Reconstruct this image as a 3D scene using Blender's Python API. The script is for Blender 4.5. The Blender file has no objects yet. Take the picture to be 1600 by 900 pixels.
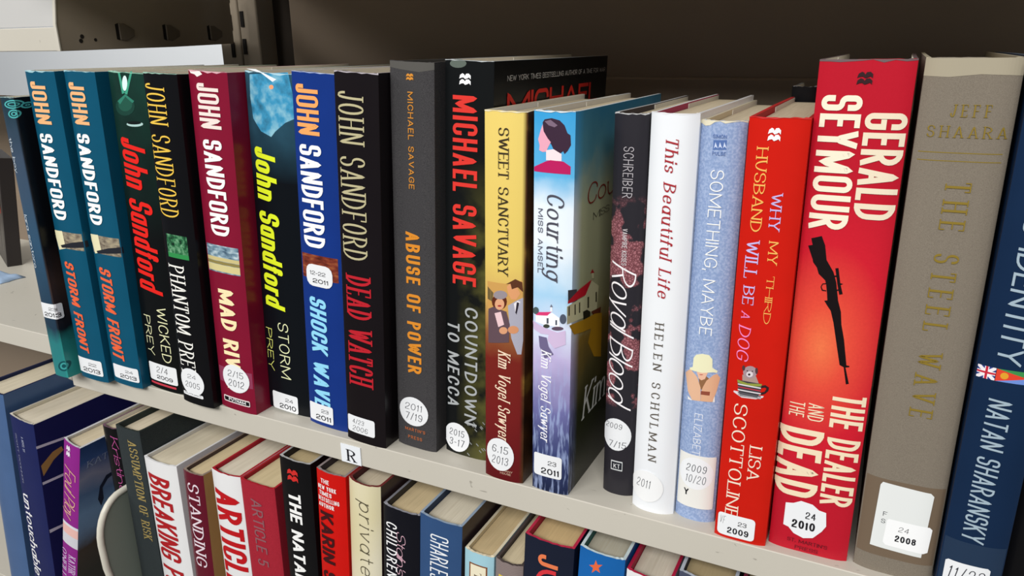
# A library shelf of hardcover books, built in bpy (metres; book data in millimetres)
import bpy, bmesh, math, random
from mathutils import Matrix, Vector
random.seed(7)
S = bpy.context.scene
COL = S.collection
# ---------------------------------------------------------------- camera
cam_d = bpy.data.cameras.new('camera'); cam = bpy.data.objects.new('camera', cam_d); COL.objects.link(cam)
cam_d.sensor_width = 36.0; cam_d.lens = 1185.42 / 1600 * 36.0; cam_d.clip_start = 0.01
def cam_matrix(yaw, pitch, roll, pos):
    f = Vector((math.sin(yaw)*math.cos(pitch), math.cos(yaw)*math.cos(pitch), -math.sin(pitch)))
    r = f.cross(Vector((0,0,1))).normalized(); u = r.cross(f)
    r2 = r*math.cos(roll) + u*math.sin(roll); u2 = -r*math.sin(roll) + u*math.cos(roll)
    m = Matrix((r2, u2, -f)).transposed().to_4x4(); m.translation = Vector(pos); return m
cam.matrix_world = cam_matrix(-0.465159, 0.309246, -0.0110306, (0.3, -0.352491, 0.247905))
S.camera = cam
# ---------------------------------------------------------------- world, lights, exposure
w = bpy.data.worlds.new('room_light'); S.world = w; w.use_nodes = True
w.node_tree.nodes['Background'].inputs[0].default_value = (0.80, 0.86, 0.95, 1)
w.node_tree.nodes['Background'].inputs[1].default_value = 0.20
def area(name, loc, aim, sx, sy, power, col=(1, 0.985, 0.965)):
    d = bpy.data.lights.new(name, 'AREA'); d.shape = 'RECTANGLE'; d.size = sx; d.size_y = sy; d.energy = power; d.color = col
    o = bpy.data.objects.new(name, d); COL.objects.link(o); o.location = loc
    o.rotation_euler = (Vector(aim) - Vector(loc)).to_track_quat('-Z', 'Y').to_euler(); return o
# two ceiling fluorescent panels over the aisle
area('ceiling_light_near', (0.25, -2.2, 1.65), (0.05, 0, 0.05), 2.8, 0.7, 128)
area('ceiling_light_next_aisle', (-1.3, 0.75, 1.5), (-1.0, 1.3, 0.2), 1.5, 0.4, 26)
area('ceiling_light_far', (-1.9, -1.2, 1.4), (-0.3, 0, 0.05), 1.2, 0.5, 24)
S.view_settings.view_transform = 'Standard'; S.view_settings.look = 'None'; S.view_settings.gamma = 1
S.view_settings.use_curve_mapping = False; S.view_settings.exposure = -0.42
# ---------------------------------------------------------------- materials
def lin(h, k=1.0):
    if not isinstance(h, str): return tuple(h) + (1,)
    v = [int(h[i:i+2], 16)/255 for i in (1, 3, 5)]
    return tuple((c/12.92 if c <= .04045 else ((c+.055)/1.055)**2.4)*k for c in v) + (1,)
MATS = {}
class NT:
    def __init__(s, name, rough=.5, coat=0, metal=0, spec=.2):
        s.m = bpy.data.materials.new(name); s.m.use_nodes = True; s.t = s.m.node_tree; s.n = s.t.nodes; s.b = s.n['Principled BSDF']
        s.b.inputs['Roughness'].default_value = rough; s.b.inputs['Coat Weight'].default_value = coat; s.b.inputs['Coat Roughness'].default_value = .18
        s.b.inputs['Metallic'].default_value = metal; s.b.inputs['Specular IOR Level'].default_value = spec
        s.tc = s.n.new('ShaderNodeTexCoord')
    def link(s, a, b): s.t.links.new(a, b)
    def noise(s, scale, detail=4, vec=None, stretch=None, dist=0):
        n = s.n.new('ShaderNodeTexNoise'); n.inputs['Scale'].default_value = scale; n.inputs['Detail'].default_value = detail; n.inputs['Distortion'].default_value = dist
        v = vec or s.tc.outputs['Object']
        if stretch:
            mp = s.n.new('ShaderNodeMapping'); mp.inputs['Scale'].default_value = stretch; s.link(v, mp.inputs['Vector']); v = mp.outputs['Vector']
        s.link(v, n.inputs['Vector']); return n.outputs['Fac']
    def ramp(s, fac, stops, interp='LINEAR'):
        r = s.n.new('ShaderNodeValToRGB'); r.color_ramp.interpolation = interp; e = r.color_ramp.elements
        while len(e) < len(stops): e.new(.5)
        for el, (p, c) in zip(e, stops): el.position = p; el.color = lin(c)
        s.link(fac, r.inputs[0]); return r.outputs[0]
    def math(s, op, a, b):
        n = s.n.new('ShaderNodeMath'); n.operation = op
        for i, v in enumerate((a, b)):
            if isinstance(v, (int, float)): n.inputs[i].default_value = v
            else: s.link(v, n.inputs[i])
        return n.outputs[0]
    def mix(s, fac, a, b, mode='MIX'):
        n = s.n.new('ShaderNodeMix'); n.data_type = 'RGBA'; n.blend_type = mode
        for i, v in ((0, fac), (6, a), (7, b)):
            if isinstance(v, (int, float)): n.inputs[i].default_value = v
            elif isinstance(v, (str, tuple)): n.inputs[i].default_value = lin(v)
            else: s.link(v, n.inputs[i])
        return n.outputs[2]
    def axis(s, ax, lo, hi, wob=0, wscale=60):
        sp = s.n.new('ShaderNodeSeparateXYZ'); s.link(s.tc.outputs['Object'], sp.inputs[0])
        v = sp.outputs['XYZ'.index(ax)]
        if wob: v = s.math('ADD', v, s.math('MULTIPLY', s.math('SUBTRACT', s.noise(wscale), .5), wob))
        r = s.n.new('ShaderNodeMapRange'); r.inputs[1].default_value = lo; r.inputs[2].default_value = hi; s.link(v, r.inputs[0]); return r.outputs[0]
    def color(s, c):
        if isinstance(c, (str, tuple)): s.b.inputs['Base Color'].default_value = lin(c)
        else: s.link(c, s.b.inputs['Base Color'])
        return s
    def bump(s, h, strength=.2, dist=.0004):
        n = s.n.new('ShaderNodeBump'); n.inputs['Strength'].default_value = strength; n.inputs['Distance'].default_value = dist
        s.link(h, n.inputs['Height']); s.link(n.outputs[0], s.b.inputs['Normal']); return s
def plain(hexc, rough=.45, coat=0.0, key=None):
    key = key or (hexc, rough, coat)
    if key not in MATS: MATS[key] = NT('paint_' + hexc.strip('#'), rough, coat).color(hexc).m
    return MATS[key]
def jacket(key, hexc, vary=.12, rough=.3, coat=.0):
    t = NT('jacket_' + key, rough, coat); f = t.noise(35, 5)
    c = t.mix(t.math('MULTIPLY', f, vary*2), hexc, '#000000'); t.color(c)
    t.bump(t.noise(18, 3, stretch=(1, 1, .35)), .12, .0006); MATS[key] = t.m
def cloth(key, a, b):
    t = NT('cloth_' + key, .85, 0, spec=.25); f = t.noise(3200, 2); g = t.noise(40, 4)
    t.color(t.mix(t.math('MULTIPLY', g, .35), t.ramp(f, [(.35, a), (.65, b)]), a)); t.bump(f, .35, .0002); MATS[key] = t.m
for key, c in dict(teal='#0f5470', blackgloss='#0e0e11', maroon='#861632', royal='#163684', blackbrown='#171215', navy='#142a48', white='#e9ecef',
                   white2='#e4e4e4', brightred='#cf1d10', denim='#4f6c98', navy2='#20285c', purple='#94268e', standing='#641428', scarlet='#d2140e',
                   nearblack='#10111a', steelblue='#33527e', lightblue='#a4cfdc', midnight='#1a2032', brightblue='#1a66b0', slate='#4a5066',
                   tan='#b58a55', brownd='#3c2c2c').items():
    jacket(key, c, .03 if key.startswith('white') else .12)
cloth('clothgrey', '#2c2b2d', '#4b494a'); cloth('clothdark', '#23292b', '#343c3d'); cloth('crimsoncloth', '#8c1626', '#b02436')
cloth('taupe', '#736a5e', '#837a6c')
def special():
    def done(key, t, c, bump=True):
        t.color(c)
        if bump: t.bump(t.noise(18, 3, stretch=(1, 1, .35)), .12, .0006)
        MATS[key] = t.m
    t = NT('jacket_boy', .3, .0); x = t.axis('X', 0, .016); z = t.axis('Z', 0, .217, .02)
    a = t.ramp(z, [(.0, '#2c8080'), (.13, '#2c7a7c'), (.2, '#23384a'), (.5, '#30506a'), (.8, '#3c4c60'), (1, '#17323c')])
    done('boy', t, t.mix(t.ramp(x, [(.84, '#000000'), (.95, '#ffffff')]), a, t.ramp(z, [(.0, '#2f8f8a'), (.14, '#277a78'), (.2, '#161a22'), (.35, '#3a2c28'), (.5, '#0e0e12'), (1, '#10141a')])))
    t = NT('jacket_wicked', .3, .0); f = t.noise(26, 4)
    done('wicked', t, t.mix(t.math('MULTIPLY', f, t.axis('Z', .12, .235)), '#0c0e0f', '#1d4a3e'))
    t = NT('jacket_stormp', .3, .0); f = t.noise(30, 4)
    done('stormp', t, t.mix(t.math('MULTIPLY', f, t.axis('Z', .165, .21)), '#0b0f14', '#3a6c84'))
    t = NT('jacket_countd', .3, .0); f = t.noise(70, 3); x = t.axis('X', .008, .03); z = t.axis('Z', .19, .13)
    done('countd', t, t.mix(t.math('MULTIPLY', t.math('MULTIPLY', x, z), t.ramp(f, [(.35, '#303030'), (.6, '#ffffff')])), '#101213', '#5c5a2c'))
    t = NT('jacket_sweet', .3, .0); z = t.axis('Z', 0, .2165, .012); x = t.axis('X', .0225, .0245)
    a = t.ramp(z, [(0, '#5c1418'), (.2, '#701c1c'), (.36, '#74231c'), (.43, '#8f5a34'), (.52, '#d0aa60'), (.62, '#dfc366'), (1, '#e6cc70')])
    done('sweet', t, t.mix(x, a, t.ramp(t.noise(40, 4), [(.3, '#1c120c'), (.55, '#4a2c18'), (.75, '#8a6a2c')])))
    t = NT('jacket_court', .3, .0); z = t.axis('Z', 0, .217, .03, 45); f = t.noise(55, 5); y = t.axis('Y', .0, .012)
    sp = t.ramp(z, [(0, '#1c2440'), (.12, '#36406c'), (.25, '#6c6ca0'), (.38, '#bcb0d8'), (.45, '#d4dcf0'), (.55, '#a4cdea'), (.68, '#e8f0f6'), (.76, '#e4eef6'), (.86, '#5cb0de'), (1, '#3a9cd4')])
    sp = t.mix(t.math('MULTIPLY', t.math('MULTIPLY', t.ramp(t.noise(500, 3, stretch=(1, 1, .15)), [(.5, '#000000'), (.62, '#ffffff')]), t.axis('Z', .09, .05)), .6), sp, '#a4b4dc')
    fc = t.ramp(z, [(0, '#1a1c10'), (.2, '#2c3018'), (.32, '#5c5430'), (.42, '#8c7030'), (.48, '#a8a478'), (.6, '#b4b890'), (.78, '#bcc098'), (.9, '#5c98a8'), (1, '#3c84a4')])
    done('court', t, t.mix(y, sp, fc))
    t = NT('jacket_lace', .45, .25); f = t.noise(62, 3); v = t.n.new('ShaderNodeTexVoronoi'); v.inputs['Scale'].default_value = 700; v.feature = 'DISTANCE_TO_EDGE'; t.link(t.tc.outputs['Object'], v.inputs['Vector'])
    ln = t.mix(t.ramp(v.outputs['Distance'], [(.08, '#ffffff'), (.2, '#000000')]), '#a0686e', '#6c3c42')
    m = t.math('MULTIPLY', t.ramp(f, [(.495, '#000000'), (.525, '#ffffff')]), t.axis('Z', .055, .06))
    done('lace', t, t.mix(t.math('MULTIPLY', m, t.axis('Z', .175, .16)), '#26242a', ln))
    t = NT('jacket_palebl', .55, .1); f = t.noise(900, 2)
    done('palebl', t, t.ramp(f, [(.4, '#8499c0'), (.65, '#9fb0d0')]))
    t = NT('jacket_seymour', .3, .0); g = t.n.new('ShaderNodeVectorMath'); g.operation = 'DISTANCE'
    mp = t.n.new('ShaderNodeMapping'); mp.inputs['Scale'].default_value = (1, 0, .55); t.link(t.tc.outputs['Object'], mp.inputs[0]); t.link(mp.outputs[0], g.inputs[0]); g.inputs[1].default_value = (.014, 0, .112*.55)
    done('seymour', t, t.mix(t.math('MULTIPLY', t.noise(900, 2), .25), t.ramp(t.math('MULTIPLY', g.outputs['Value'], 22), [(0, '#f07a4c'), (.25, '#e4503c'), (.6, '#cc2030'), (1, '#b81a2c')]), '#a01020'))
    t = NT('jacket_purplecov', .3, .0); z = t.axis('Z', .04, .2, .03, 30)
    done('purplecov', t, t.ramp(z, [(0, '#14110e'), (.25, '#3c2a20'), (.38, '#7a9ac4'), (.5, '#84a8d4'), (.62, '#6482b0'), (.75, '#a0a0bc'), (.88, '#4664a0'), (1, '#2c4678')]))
    t = NT('jacket_cream', .45, .2); f = t.noise(14, 3, stretch=(1, 1, .5)); done('cream', t, t.ramp(f, [(.35, '#d4caa0'), (.6, '#e0dac4')]))
    t = NT('jacket_greybrown', .5, .2); wv = t.n.new('ShaderNodeTexWave'); wv.inputs['Scale'].default_value = 260; wv.inputs['Distortion'].default_value = 3; wv.bands_direction = 'Z'; t.link(t.tc.outputs['Object'], wv.inputs[0]); done('greybrown', t, t.ramp(wv.outputs['Fac'], [(.3, '#7c6e6c'), (.7, '#8c7e7a')]))
    # printed pictures
    def pic(key, stops, sc, stretch=None):
        t = NT('print_' + key, .4, .3); t.color(t.ramp(t.noise(sc, 6, stretch=stretch), stops)); MATS[key] = t.m
    pic('photo_field', [(.3, '#5c5044'), (.5, '#8c8270'), (.7, '#a89c80')], 260, (1, 1, 2))
    pic('photo_green', [(.35, '#0c2418'), (.5, '#2c6c44'), (.7, '#7cb088')], 300)
    pic('photo_land', [(.3, '#3c5468'), (.5, '#7c98a8'), (.7, '#c4d4d8')], 180, (1, 1, 3))
    pic('photo_sky', [(.3, '#2c5c74'), (.5, '#3c94bc'), (.68, '#8cc0d0')], 110)
    pic('photo_wood', [(.3, '#4c1c14'), (.5, '#7c3424'), (.7, '#a05c34')], 160, (1, 1, 3))
    MATS['gold'] = NT('gold_foil', .3, 0, .2, .6).color('#917a2e').m
    MATS['sticker'] = plain('#e6e8ea', .5); MATS['ink'] = plain('#1c1c20', .6); MATS['pen'] = plain('#2c2e36', .6)
special()
def mat(k): return MATS[k] if k in MATS else plain(k)
def page_mat(hexc):
    key = 'page' + hexc
    if key not in MATS:
        t = NT('pages_' + hexc.strip('#'), .9, 0, spec=.1); f = t.noise(1100, 2, stretch=(1, .03, .03)); g = t.noise(30, 3)
        c = t.mix(t.math('MULTIPLY', f, .45), hexc, '#8c7c5c'); t.color(t.mix(t.math('MULTIPLY', g, .25), c, '#a88c60')); t.bump(f, .4, .0003); MATS[key] = t.m
    return MATS[key]
def metal_paint(key, a, b, scuff=True):
    t = NT('painted_steel_' + key, .42, .1); f = t.noise(9, 4); c = t.mix(f, a, b)
    if scuff:
        s1 = t.ramp(t.noise(130, 2, stretch=(.5, 1, 1), dist=1.5), [(.72, '#000000'), (.76, '#ffffff')]); c = t.mix(t.math('MULTIPLY', s1, .45), c, '#5c564c')
    t.color(c); t.bump(t.noise(420, 2), .08, .0003); MATS[key] = t.m
metal_paint('beige', '#bdb8ab', '#c6c1b5'); metal_paint('backpanel', '#8a7a6c', '#93836f', False); metal_paint('upright', '#7c7263', '#887c6c', False)
# ---------------------------------------------------------------- mesh helpers
def mesh_obj(name, verts, faces, mats, parent=None, fm=None, smooth=False):
    me = bpy.data.meshes.new(name); me.from_pydata(verts, [], faces)
    for m in mats: me.materials.append(m)
    if fm: me.polygons.foreach_set('material_index', fm)
    if smooth: me.polygons.foreach_set('use_smooth', [True]*len(me.polygons))
    me.update(); o = bpy.data.objects.new(name, me); COL.objects.link(o)
    if parent: o.parent = parent
    return o
def fixn(o):
    bm = bmesh.new(); bm.from_mesh(o.data); bmesh.ops.remove_doubles(bm, verts=bm.verts, dist=1e-6); bmesh.ops.recalc_face_normals(bm, faces=bm.faces); bm.to_mesh(o.data); bm.free()
def prism(name, prof, lo, hi, ax, material, parent=None, bevel=0.0):
    """closed polygon profile extruded along an axis ('X' takes (y,z), 'Y' takes (x,z), 'Z' takes (x,y))"""
    def P(p, t): return {'X': (t, p[0], p[1]), 'Y': (p[0], t, p[1]), 'Z': (p[0], p[1], t)}[ax]
    n = len(prof); v = [P(p, lo) for p in prof] + [P(p, hi) for p in prof]
    f = [(i, (i+1) % n, (i+1) % n+n, i+n) for i in range(n)] + [tuple(range(n))[::-1], tuple(range(n, 2*n))]
    o = mesh_obj(name, v, f, [material], parent); fixn(o)
    if bevel:
        b = o.modifiers.new('bevel', 'BEVEL'); b.width = bevel; b.segments = 3; b.limit_method = 'ANGLE'
        for p in o.data.polygons: p.use_smooth = True
        o.modifiers.new('wn', 'WEIGHTED_NORMAL')
    return o
def box(name, a, b, material, parent=None, bevel=0.0):
    return prism(name, [(a[0], a[1]), (b[0], a[1]), (b[0], b[1]), (a[0], b[1])], a[2], b[2], 'Z', material, parent, bevel)
def empty(name, loc, label=None, cat=None, group=None, kind=None):
    o = bpy.data.objects.new(name, None); o.empty_display_size = .02; COL.objects.link(o); o.location = loc
    tag(o, label, cat, group, kind); return o
def tag(o, label=None, cat=None, group=None, kind=None):
    for k, v in (('label', label), ('category', cat), ('group', group), ('kind', kind)):
        if v: o[k] = v
    return o
# ---------------------------------------------------------------- lettering: a stroke alphabet drawn with an elliptical nib
G = {'A': (1.05, '0,0 .5,1 1,0;.2,.3 .8,.3'), 'B': (.95, '0,0 0,1;0,1 .92,1r .92,.53r 0,.53;0,.53 1,.53r 1,0r 0,0'), 'C': (.95, '1,.72 1,1r 0,1r 0,0r 1,0r 1,.28'),
 'D': (1, '0,0 0,1;0,1 1,1r 1,0r 0,0'), 'E': (.82, '0,0 0,1;0,1 1,1;0,.52 .85,.52;0,0 1,0'), 'F': (.8, '0,0 0,1;0,1 1,1;0,.5 .85,.5'), 'G': (1, '1,.74 1,1r 0,1r 0,0r 1,0r 1,.45 .55,.45'),
 'H': (1, '0,0 0,1;1,0 1,1;0,.52 1,.52'), 'I': (0, '.5,0 .5,1'), 'J': (.75, '1,1 1,0r 0,0r 0,.28'), 'K': (1, '0,0 0,1;1,1 .05,.42;.3,.58 1,0'), 'L': (.8, '0,0 0,1;0,0 1,0'),
 'M': (1.35, '0,0 0,1 .5,.12 1,1 1,0'), 'N': (1.02, '0,0 0,1 1,0 1,1'), 'O': (1, '0,0r 1,0r 1,1r 0,1rz'), 'P': (.92, '0,0 0,1;0,1 1,1r 1,.45r 0,.45'), 'Q': (1, '0,0r 1,0r 1,1r 0,1rz;.6,.3 1,-.08'),
 'R': (.98, '0,0 0,1;0,1 .95,1r .95,.47r 0,.47;.45,.47 1,0'), 'S': (.9, '1,.76 1,1r 0,1r 0,.52r 1,.52r 1,0r 0,0r 0,.24'), 'T': (.9, '0,1 1,1;.5,0 .5,1'), 'U': (1, '0,1 0,0r 1,0r 1,1'),
 'V': (1, '0,1 .5,0 1,1'), 'W': (1.45, '0,1 .26,0 .5,.9 .74,0 1,1'), 'X': (1, '0,0 1,1;0,1 1,0'), 'Y': (1, '0,1 .5,.45 1,1;.5,.45 .5,0'), 'Z': (.9, '0,1 1,1 0,0 1,0'),
 'a': (.85, '1,.66r 0,.66r 0,0r 1,0rz;1,0 1,.66'), 'b': (.85, '0,0 0,1;0,.66r 1,.66r 1,0r 0,0rz'), 'c': (.78, '1,.5 1,.66r 0,.66r 0,0r 1,0r 1,.16'), 'd': (.85, '1,0 1,1;0,.66r 1,.66r 1,0r 0,0rz'),
 'e': (.82, '0,.35 1,.35 1,.66r 0,.66r 0,0r 1,0r 1,.14'), 'f': (.55, '1,.88 1,1r .4,1r .4,0;0,.64 .95,.64'), 'g': (.85, '1,.66r 0,.66r 0,0r 1,0rz;1,.66 1,-.3r 0,-.3r 0,-.2'), 'h': (.85, '0,0 0,1;0,.4 0,.66r 1,.66r 1,0'),
 'i': (0, '.5,0 .5,.66;.5,.86 .5,.97'), 'j': (.3, '1,.66 1,-.3r 0,-.3;1,.86 1,.97'), 'k': (.8, '0,0 0,1;1,.66 .1,.28;.35,.4 1,0'), 'l': (0, '.5,0 .5,1'), 'm': (1.3, '0,0 0,.66;0,.4 0,.66r .5,.66r .5,0;.5,.4 .5,.66r 1,.66r 1,0'),
 'n': (.85, '0,0 0,.66;0,.4 0,.66r 1,.66r 1,0'), 'o': (.88, '0,0r 1,0r 1,.66r 0,.66rz'), 'p': (.85, '0,-.3 0,.66;0,.66r 1,.66r 1,0r 0,0rz'), 'q': (.85, '1,-.3 1,.66;0,.66r 1,.66r 1,0r 0,0rz'), 'r': (.6, '0,0 0,.66;0,.38 0,.66r 1,.66'),
 's': (.72, '1,.52 1,.66r 0,.66r 0,.34r 1,.34r 1,0r 0,0r 0,.14'), 't': (.58, '.4,.9 .4,0r 1,0;0,.64 .95,.64'), 'u': (.85, '0,.66 0,0r 1,0r 1,.3;1,0 1,.66'), 'v': (.82, '0,.66 .5,0 1,.66'), 'w': (1.2, '0,.66 .27,0 .5,.6 .73,0 1,.66'),
 'x': (.8, '0,0 1,.66;0,.66 1,0'), 'y': (.82, '0,.66 .5,0;1,.66 .3,-.3'), 'z': (.75, '0,.66 1,.66 0,0 1,0'),
 '0': (.85, '0,0r 1,0r 1,1r 0,1rz'), '1': (.35, '0,.8 .7,1 .7,0'), '2': (.8, '0,.72 0,1r 1,1r 1,.55r 0,.2 0,0 1,0'), '3': (.8, '0,.8 0,1r 1,1r 1,.53r .35,.53;.35,.53 1,.53r 1,0r 0,0r 0,.2'), '4': (.85, '.75,0 .75,1 0,.28 1,.28'),
 '5': (.8, '.95,1 .08,1 .03,.56 1,.6r 1,0r 0,0r 0,.2'), '6': (.82, '.95,.8 .95,1r 0,1r 0,0r 1,0r 1,.58r 0,.58'), '7': (.8, '0,1 1,1 .35,0'), '8': (.82, '.05,1r .95,1r .95,.54r .05,.54rz;0,.54r 1,.54r 1,0r 0,0rz'), '9': (.82, '.05,.2 .05,0r 1,0r 1,1r 0,1r 0,.42r 1,.42'),
 "'": (0, '.5,.75 .5,1'), ',': (.1, '.8,.1 .2,-.15'), '.': (0, '.5,0 .5,.1'), '-': (.5, '0,.45 1,.45'), '/': (.55, '0,-.05 1,1.05'), ' ': (.55, '')}
# style: stem, hairline, serif length, slant, letter gap (all relative to cap height), oval bowls
STY = {'cb': (.23, .17, 0, 0, .10, 0), 'cbi': (.2, .16, 0, .14, .10, 0), 'cbo': (.21, .16, 0, 0, .14, 0), 'cbo2': (.26, .2, 0, .06, .08, 0), 'cs': (.13, .11, 0, 0, .12, 0), 'cs2': (.13, .10, 0, .1, .12, 0),
 'mb': (.22, .17, 0, 0, .2, 0), 'lbf': (.24, .17, 0, .14, .09, 0), 'lt': (.085, .075, 0, 0, .16, 1), 'ltf': (.11, .09, 0, 0, .14, 1), 'sans': (.15, .13, 0, 0, .25, 1), 'sans2': (.16, .13, 0, .06, .22, 1),
 's': (.14, .06, .10, 0, .16, 1), 's2': (.2, .07, .12, 0, .14, 1), 's3': (.11, .05, .09, 0, .42, 1), 'sw': (.15, .07, .11, 0, .55, 1), 'si': (.12, .06, .05, .22, .14, 1), 'si2': (.14, .06, .07, .2, .22, 1), 'si3': (.17, .08, .06, .2, .12, 1),
 'sithin': (.07, .045, .04, .2, .3, 1), 'scr': (.075, .045, 0, .45, .04, 1), 'num': (.14, .12, 0, 0, .14, 1), 'numb': (.2, .16, 0, 0, .14, 1), 'hand': (.085, .075, 0, .12, .22, 1)}
def round_path(pts, flags, closed, oval):
    out = []; n = len(pts)
    for i in range(n):
        p = pts[i]
        if not flags[i] or (not closed and i in (0, n-1)): out.append(p); continue
        a, b = pts[i-1], pts[(i+1) % n]
        la = math.dist(p, a); lb = math.dist(p, b)
        ka = 1.0 if (not closed and i-1 == 0 and not flags[i-1]) else .5; kb = 1.0 if (not closed and (i+1) == n-1 and not flags[i+1]) else .5
        if oval: da, db = la*ka*(.96 if ka == 1 else 1), lb*kb*(.96 if kb == 1 else 1)
        else: da = db = min(la*ka, lb*kb)
        if la < 1e-6 or lb < 1e-6: out.append(p); continue
        A = (p[0]+(a[0]-p[0])*da/la, p[1]+(a[1]-p[1])*da/la); Bq = (p[0]+(b[0]-p[0])*db/lb, p[1]+(b[1]-p[1])*db/lb)
        c1 = (A[0]+(p[0]-A[0])*.56, A[1]+(p[1]-A[1])*.56); c2 = (Bq[0]+(p[0]-Bq[0])*.56, Bq[1]+(p[1]-Bq[1])*.56)
        for k in range(6):
            t = k/5; m = 1-t
            out.append(tuple(m*m*m*A[j]+3*m*m*t*c1[j]+3*m*t*t*c2[j]+t*t*t*Bq[j] for j in (0, 1)))
    res = [out[0]]
    for q in out[1:]:
        if math.dist(q, res[-1]) > 1e-5: res.append(q)
    if closed and math.dist(res[0], res[-1]) < 1e-5: res.pop()
    return res
LAYER = [0]
def ribbon(path, closed, tv, th, ylo, yhi, xlo, xhi, V, F):
    dense = []; m_ = len(path)
    for i in range(m_ if closed else m_-1):
        a, b = path[i], path[(i+1) % m_]; k = max(1, int(math.dist(a, b)/.1)); dense += [(a[0]+(b[0]-a[0])*j/k, a[1]+(b[1]-a[1])*j/k) for j in range(k)]
    path = dense if closed else dense + [path[-1]]
    q = [(x/tv, y/th) for x, y in path]; n = len(q); L = []; R = []
    for i in range(n):
        if closed: a, b, c = q[i-1], q[i], q[(i+1) % n]
        else: a, b, c = q[max(i-1, 0)], q[i], q[min(i+1, n-1)]
        def nrm(u, v):
            d = math.dist(u, v) or 1; return (-(v[1]-u[1])/d, (v[0]-u[0])/d)
        n1 = nrm(a, b) if a != b else nrm(b, c); n2 = nrm(b, c) if b != c else n1
        mx, my = n1[0]+n2[0], n1[1]+n2[1]; l2 = (mx*mx+my*my)/2
        k = min(1/max(l2, 1e-3), 2.6) * .5
        for sgn, lst in ((1, L), (-1, R)):
            x = (b[0]+sgn*mx*k)*tv; y = (b[1]+sgn*my*k)*th
            lst.append((min(max(x, xlo), xhi), min(max(y, ylo), yhi)))
    for lst in (L, R):                        # no folds on the inside of tight bends
        for i in range(1, n):
            if (lst[i][0]-lst[i-1][0])*(path[i][0]-path[i-1][0]) + (lst[i][1]-lst[i-1][1])*(path[i][1]-path[i-1][1]) < 0: lst[i] = lst[i-1]
    base = len(V); LAYER[0] += 1; z = LAYER[0]*.01
    for l, r in zip(L, R): V.append(l+(z,)); V.append(r+(z,))
    for i in range(n if closed else n-1):
        j = (i+1) % n; F.append((base+2*i, base+2*i+1, base+2*j+1, base+2*j))
GC = {}
def glyph(ch, W, st):
    tv, th, serif, slant, gap, oval = st; w, spec = G[ch]; width = max(w*W, tv*1.0)
    V, F = [], []
    if not spec: return width, V, F
    strokes = []; LAYER[0] = 0
    ix = lambda x: tv/2 + x*(width-tv); iy = lambda y: th/2 + y*(1-th)
    allv = []
    for part in spec.split(';'):
        closed = part.endswith('z'); pts = []; fl = []
        for tok in part.rstrip('z').split():
            r = tok.endswith('r'); x, y = tok.rstrip('r').split(','); pts.append((ix(float(x)), iy(float(y)))); fl.append(r)
        strokes.append((pts, fl, closed)); allv += [p[1] for p in pts]
    ylo, yhi = min(allv)-th/2, max(allv)+th/2
    extra = []
    for pts, fl, closed in strokes:
        path = round_path(pts, fl, closed, oval)
        if not closed and len(path) > 1:
            for e, o in ((0, 1), (-1, -2)):
                dx, dy = path[e][0]-path[o][0], path[e][1]-path[o][1]; d = math.hypot(dx, dy) or 1; dx /= d; dy /= d
                x, y = path[e]
                if abs(dy) > .5:
                    path[e] = (x+dx*th/2/abs(dy), y+dy*th/2/abs(dy))
                    if serif and ch.isalpha() and (abs(y-iy(0)) < .02 or abs(y-iy(1)) < .02 or abs(y-iy(.66)) < .02): extra.append(((x-tv/2-serif, y), (x+tv/2+serif, y)))
                else:
                    path[e] = (x+dx*tv/2*.9, y)
                    if serif and ch in 'EFLTZ' and dx != 0 and (x < ix(.1) or x > ix(.8)) and not (ch != 'T' and x < ix(.1)):
                        s2 = -1 if y > .75 else (1 if y < .25 else 0)
                        if s2: extra.append(((path[e][0]-th*.4*(1 if dx > 0 else -1), y), (path[e][0]-th*.4*(1 if dx > 0 else -1), y+s2*.2)))
        ribbon(path, closed, tv, th, ylo, yhi, -.02 if not serif else -.1, width+.02 if not serif else width+.1, V, F)
    for a, b in extra:
        if a[1] == b[1]: ribbon([a, b], False, th, th, -9, 9, -9, 9, V, F)
        else: ribbon([a, b], False, th, th, -9, 9, -9, 9, V, F)
    if slant: V = [(x+slant*y-slant*.35, y, z) for x, y, z in V]
    return width, V, F
def layout(txt, L, H, st):
    """vertices in mm for a line of text L long with cap height H"""
    gap = st[4]; sw = sum(G[c][0] for c in txt if c in G); n = len(txt)
    fixed = sum(st[0] for c in txt if G[c][0] == 0)
    W = max((L/H - gap*(n-1) - fixed)/max(sw, .1), .12)
    lim = (.365 if st[0] > .17 else .25 if st[0] > .09 else .14)*W
    if lim < st[0]:
        k0 = max(lim/st[0], .3); st = (st[0]*k0, st[1]*k0**.6, st[2]*k0, st[3], st[4]*k0**.5, st[5]); gap = st[4]
        fixed = sum(st[0] for c in txt if G[c][0] == 0); W = max((L/H - gap*(n-1) - fixed)/max(sw, .1), .12)
    V, F, x = [], [], 0
    for c in txt:
        wd, v, f = glyph(c, W, st); b = len(V); V += [((x+a)*H, q*H, z) for a, q, z in v]; F += [tuple(i+b for i in t) for t in f]; x += wd+gap
    k = L/((x-gap)*H)
    return [(a*k, q, z) for a, q, z in V], F
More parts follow.
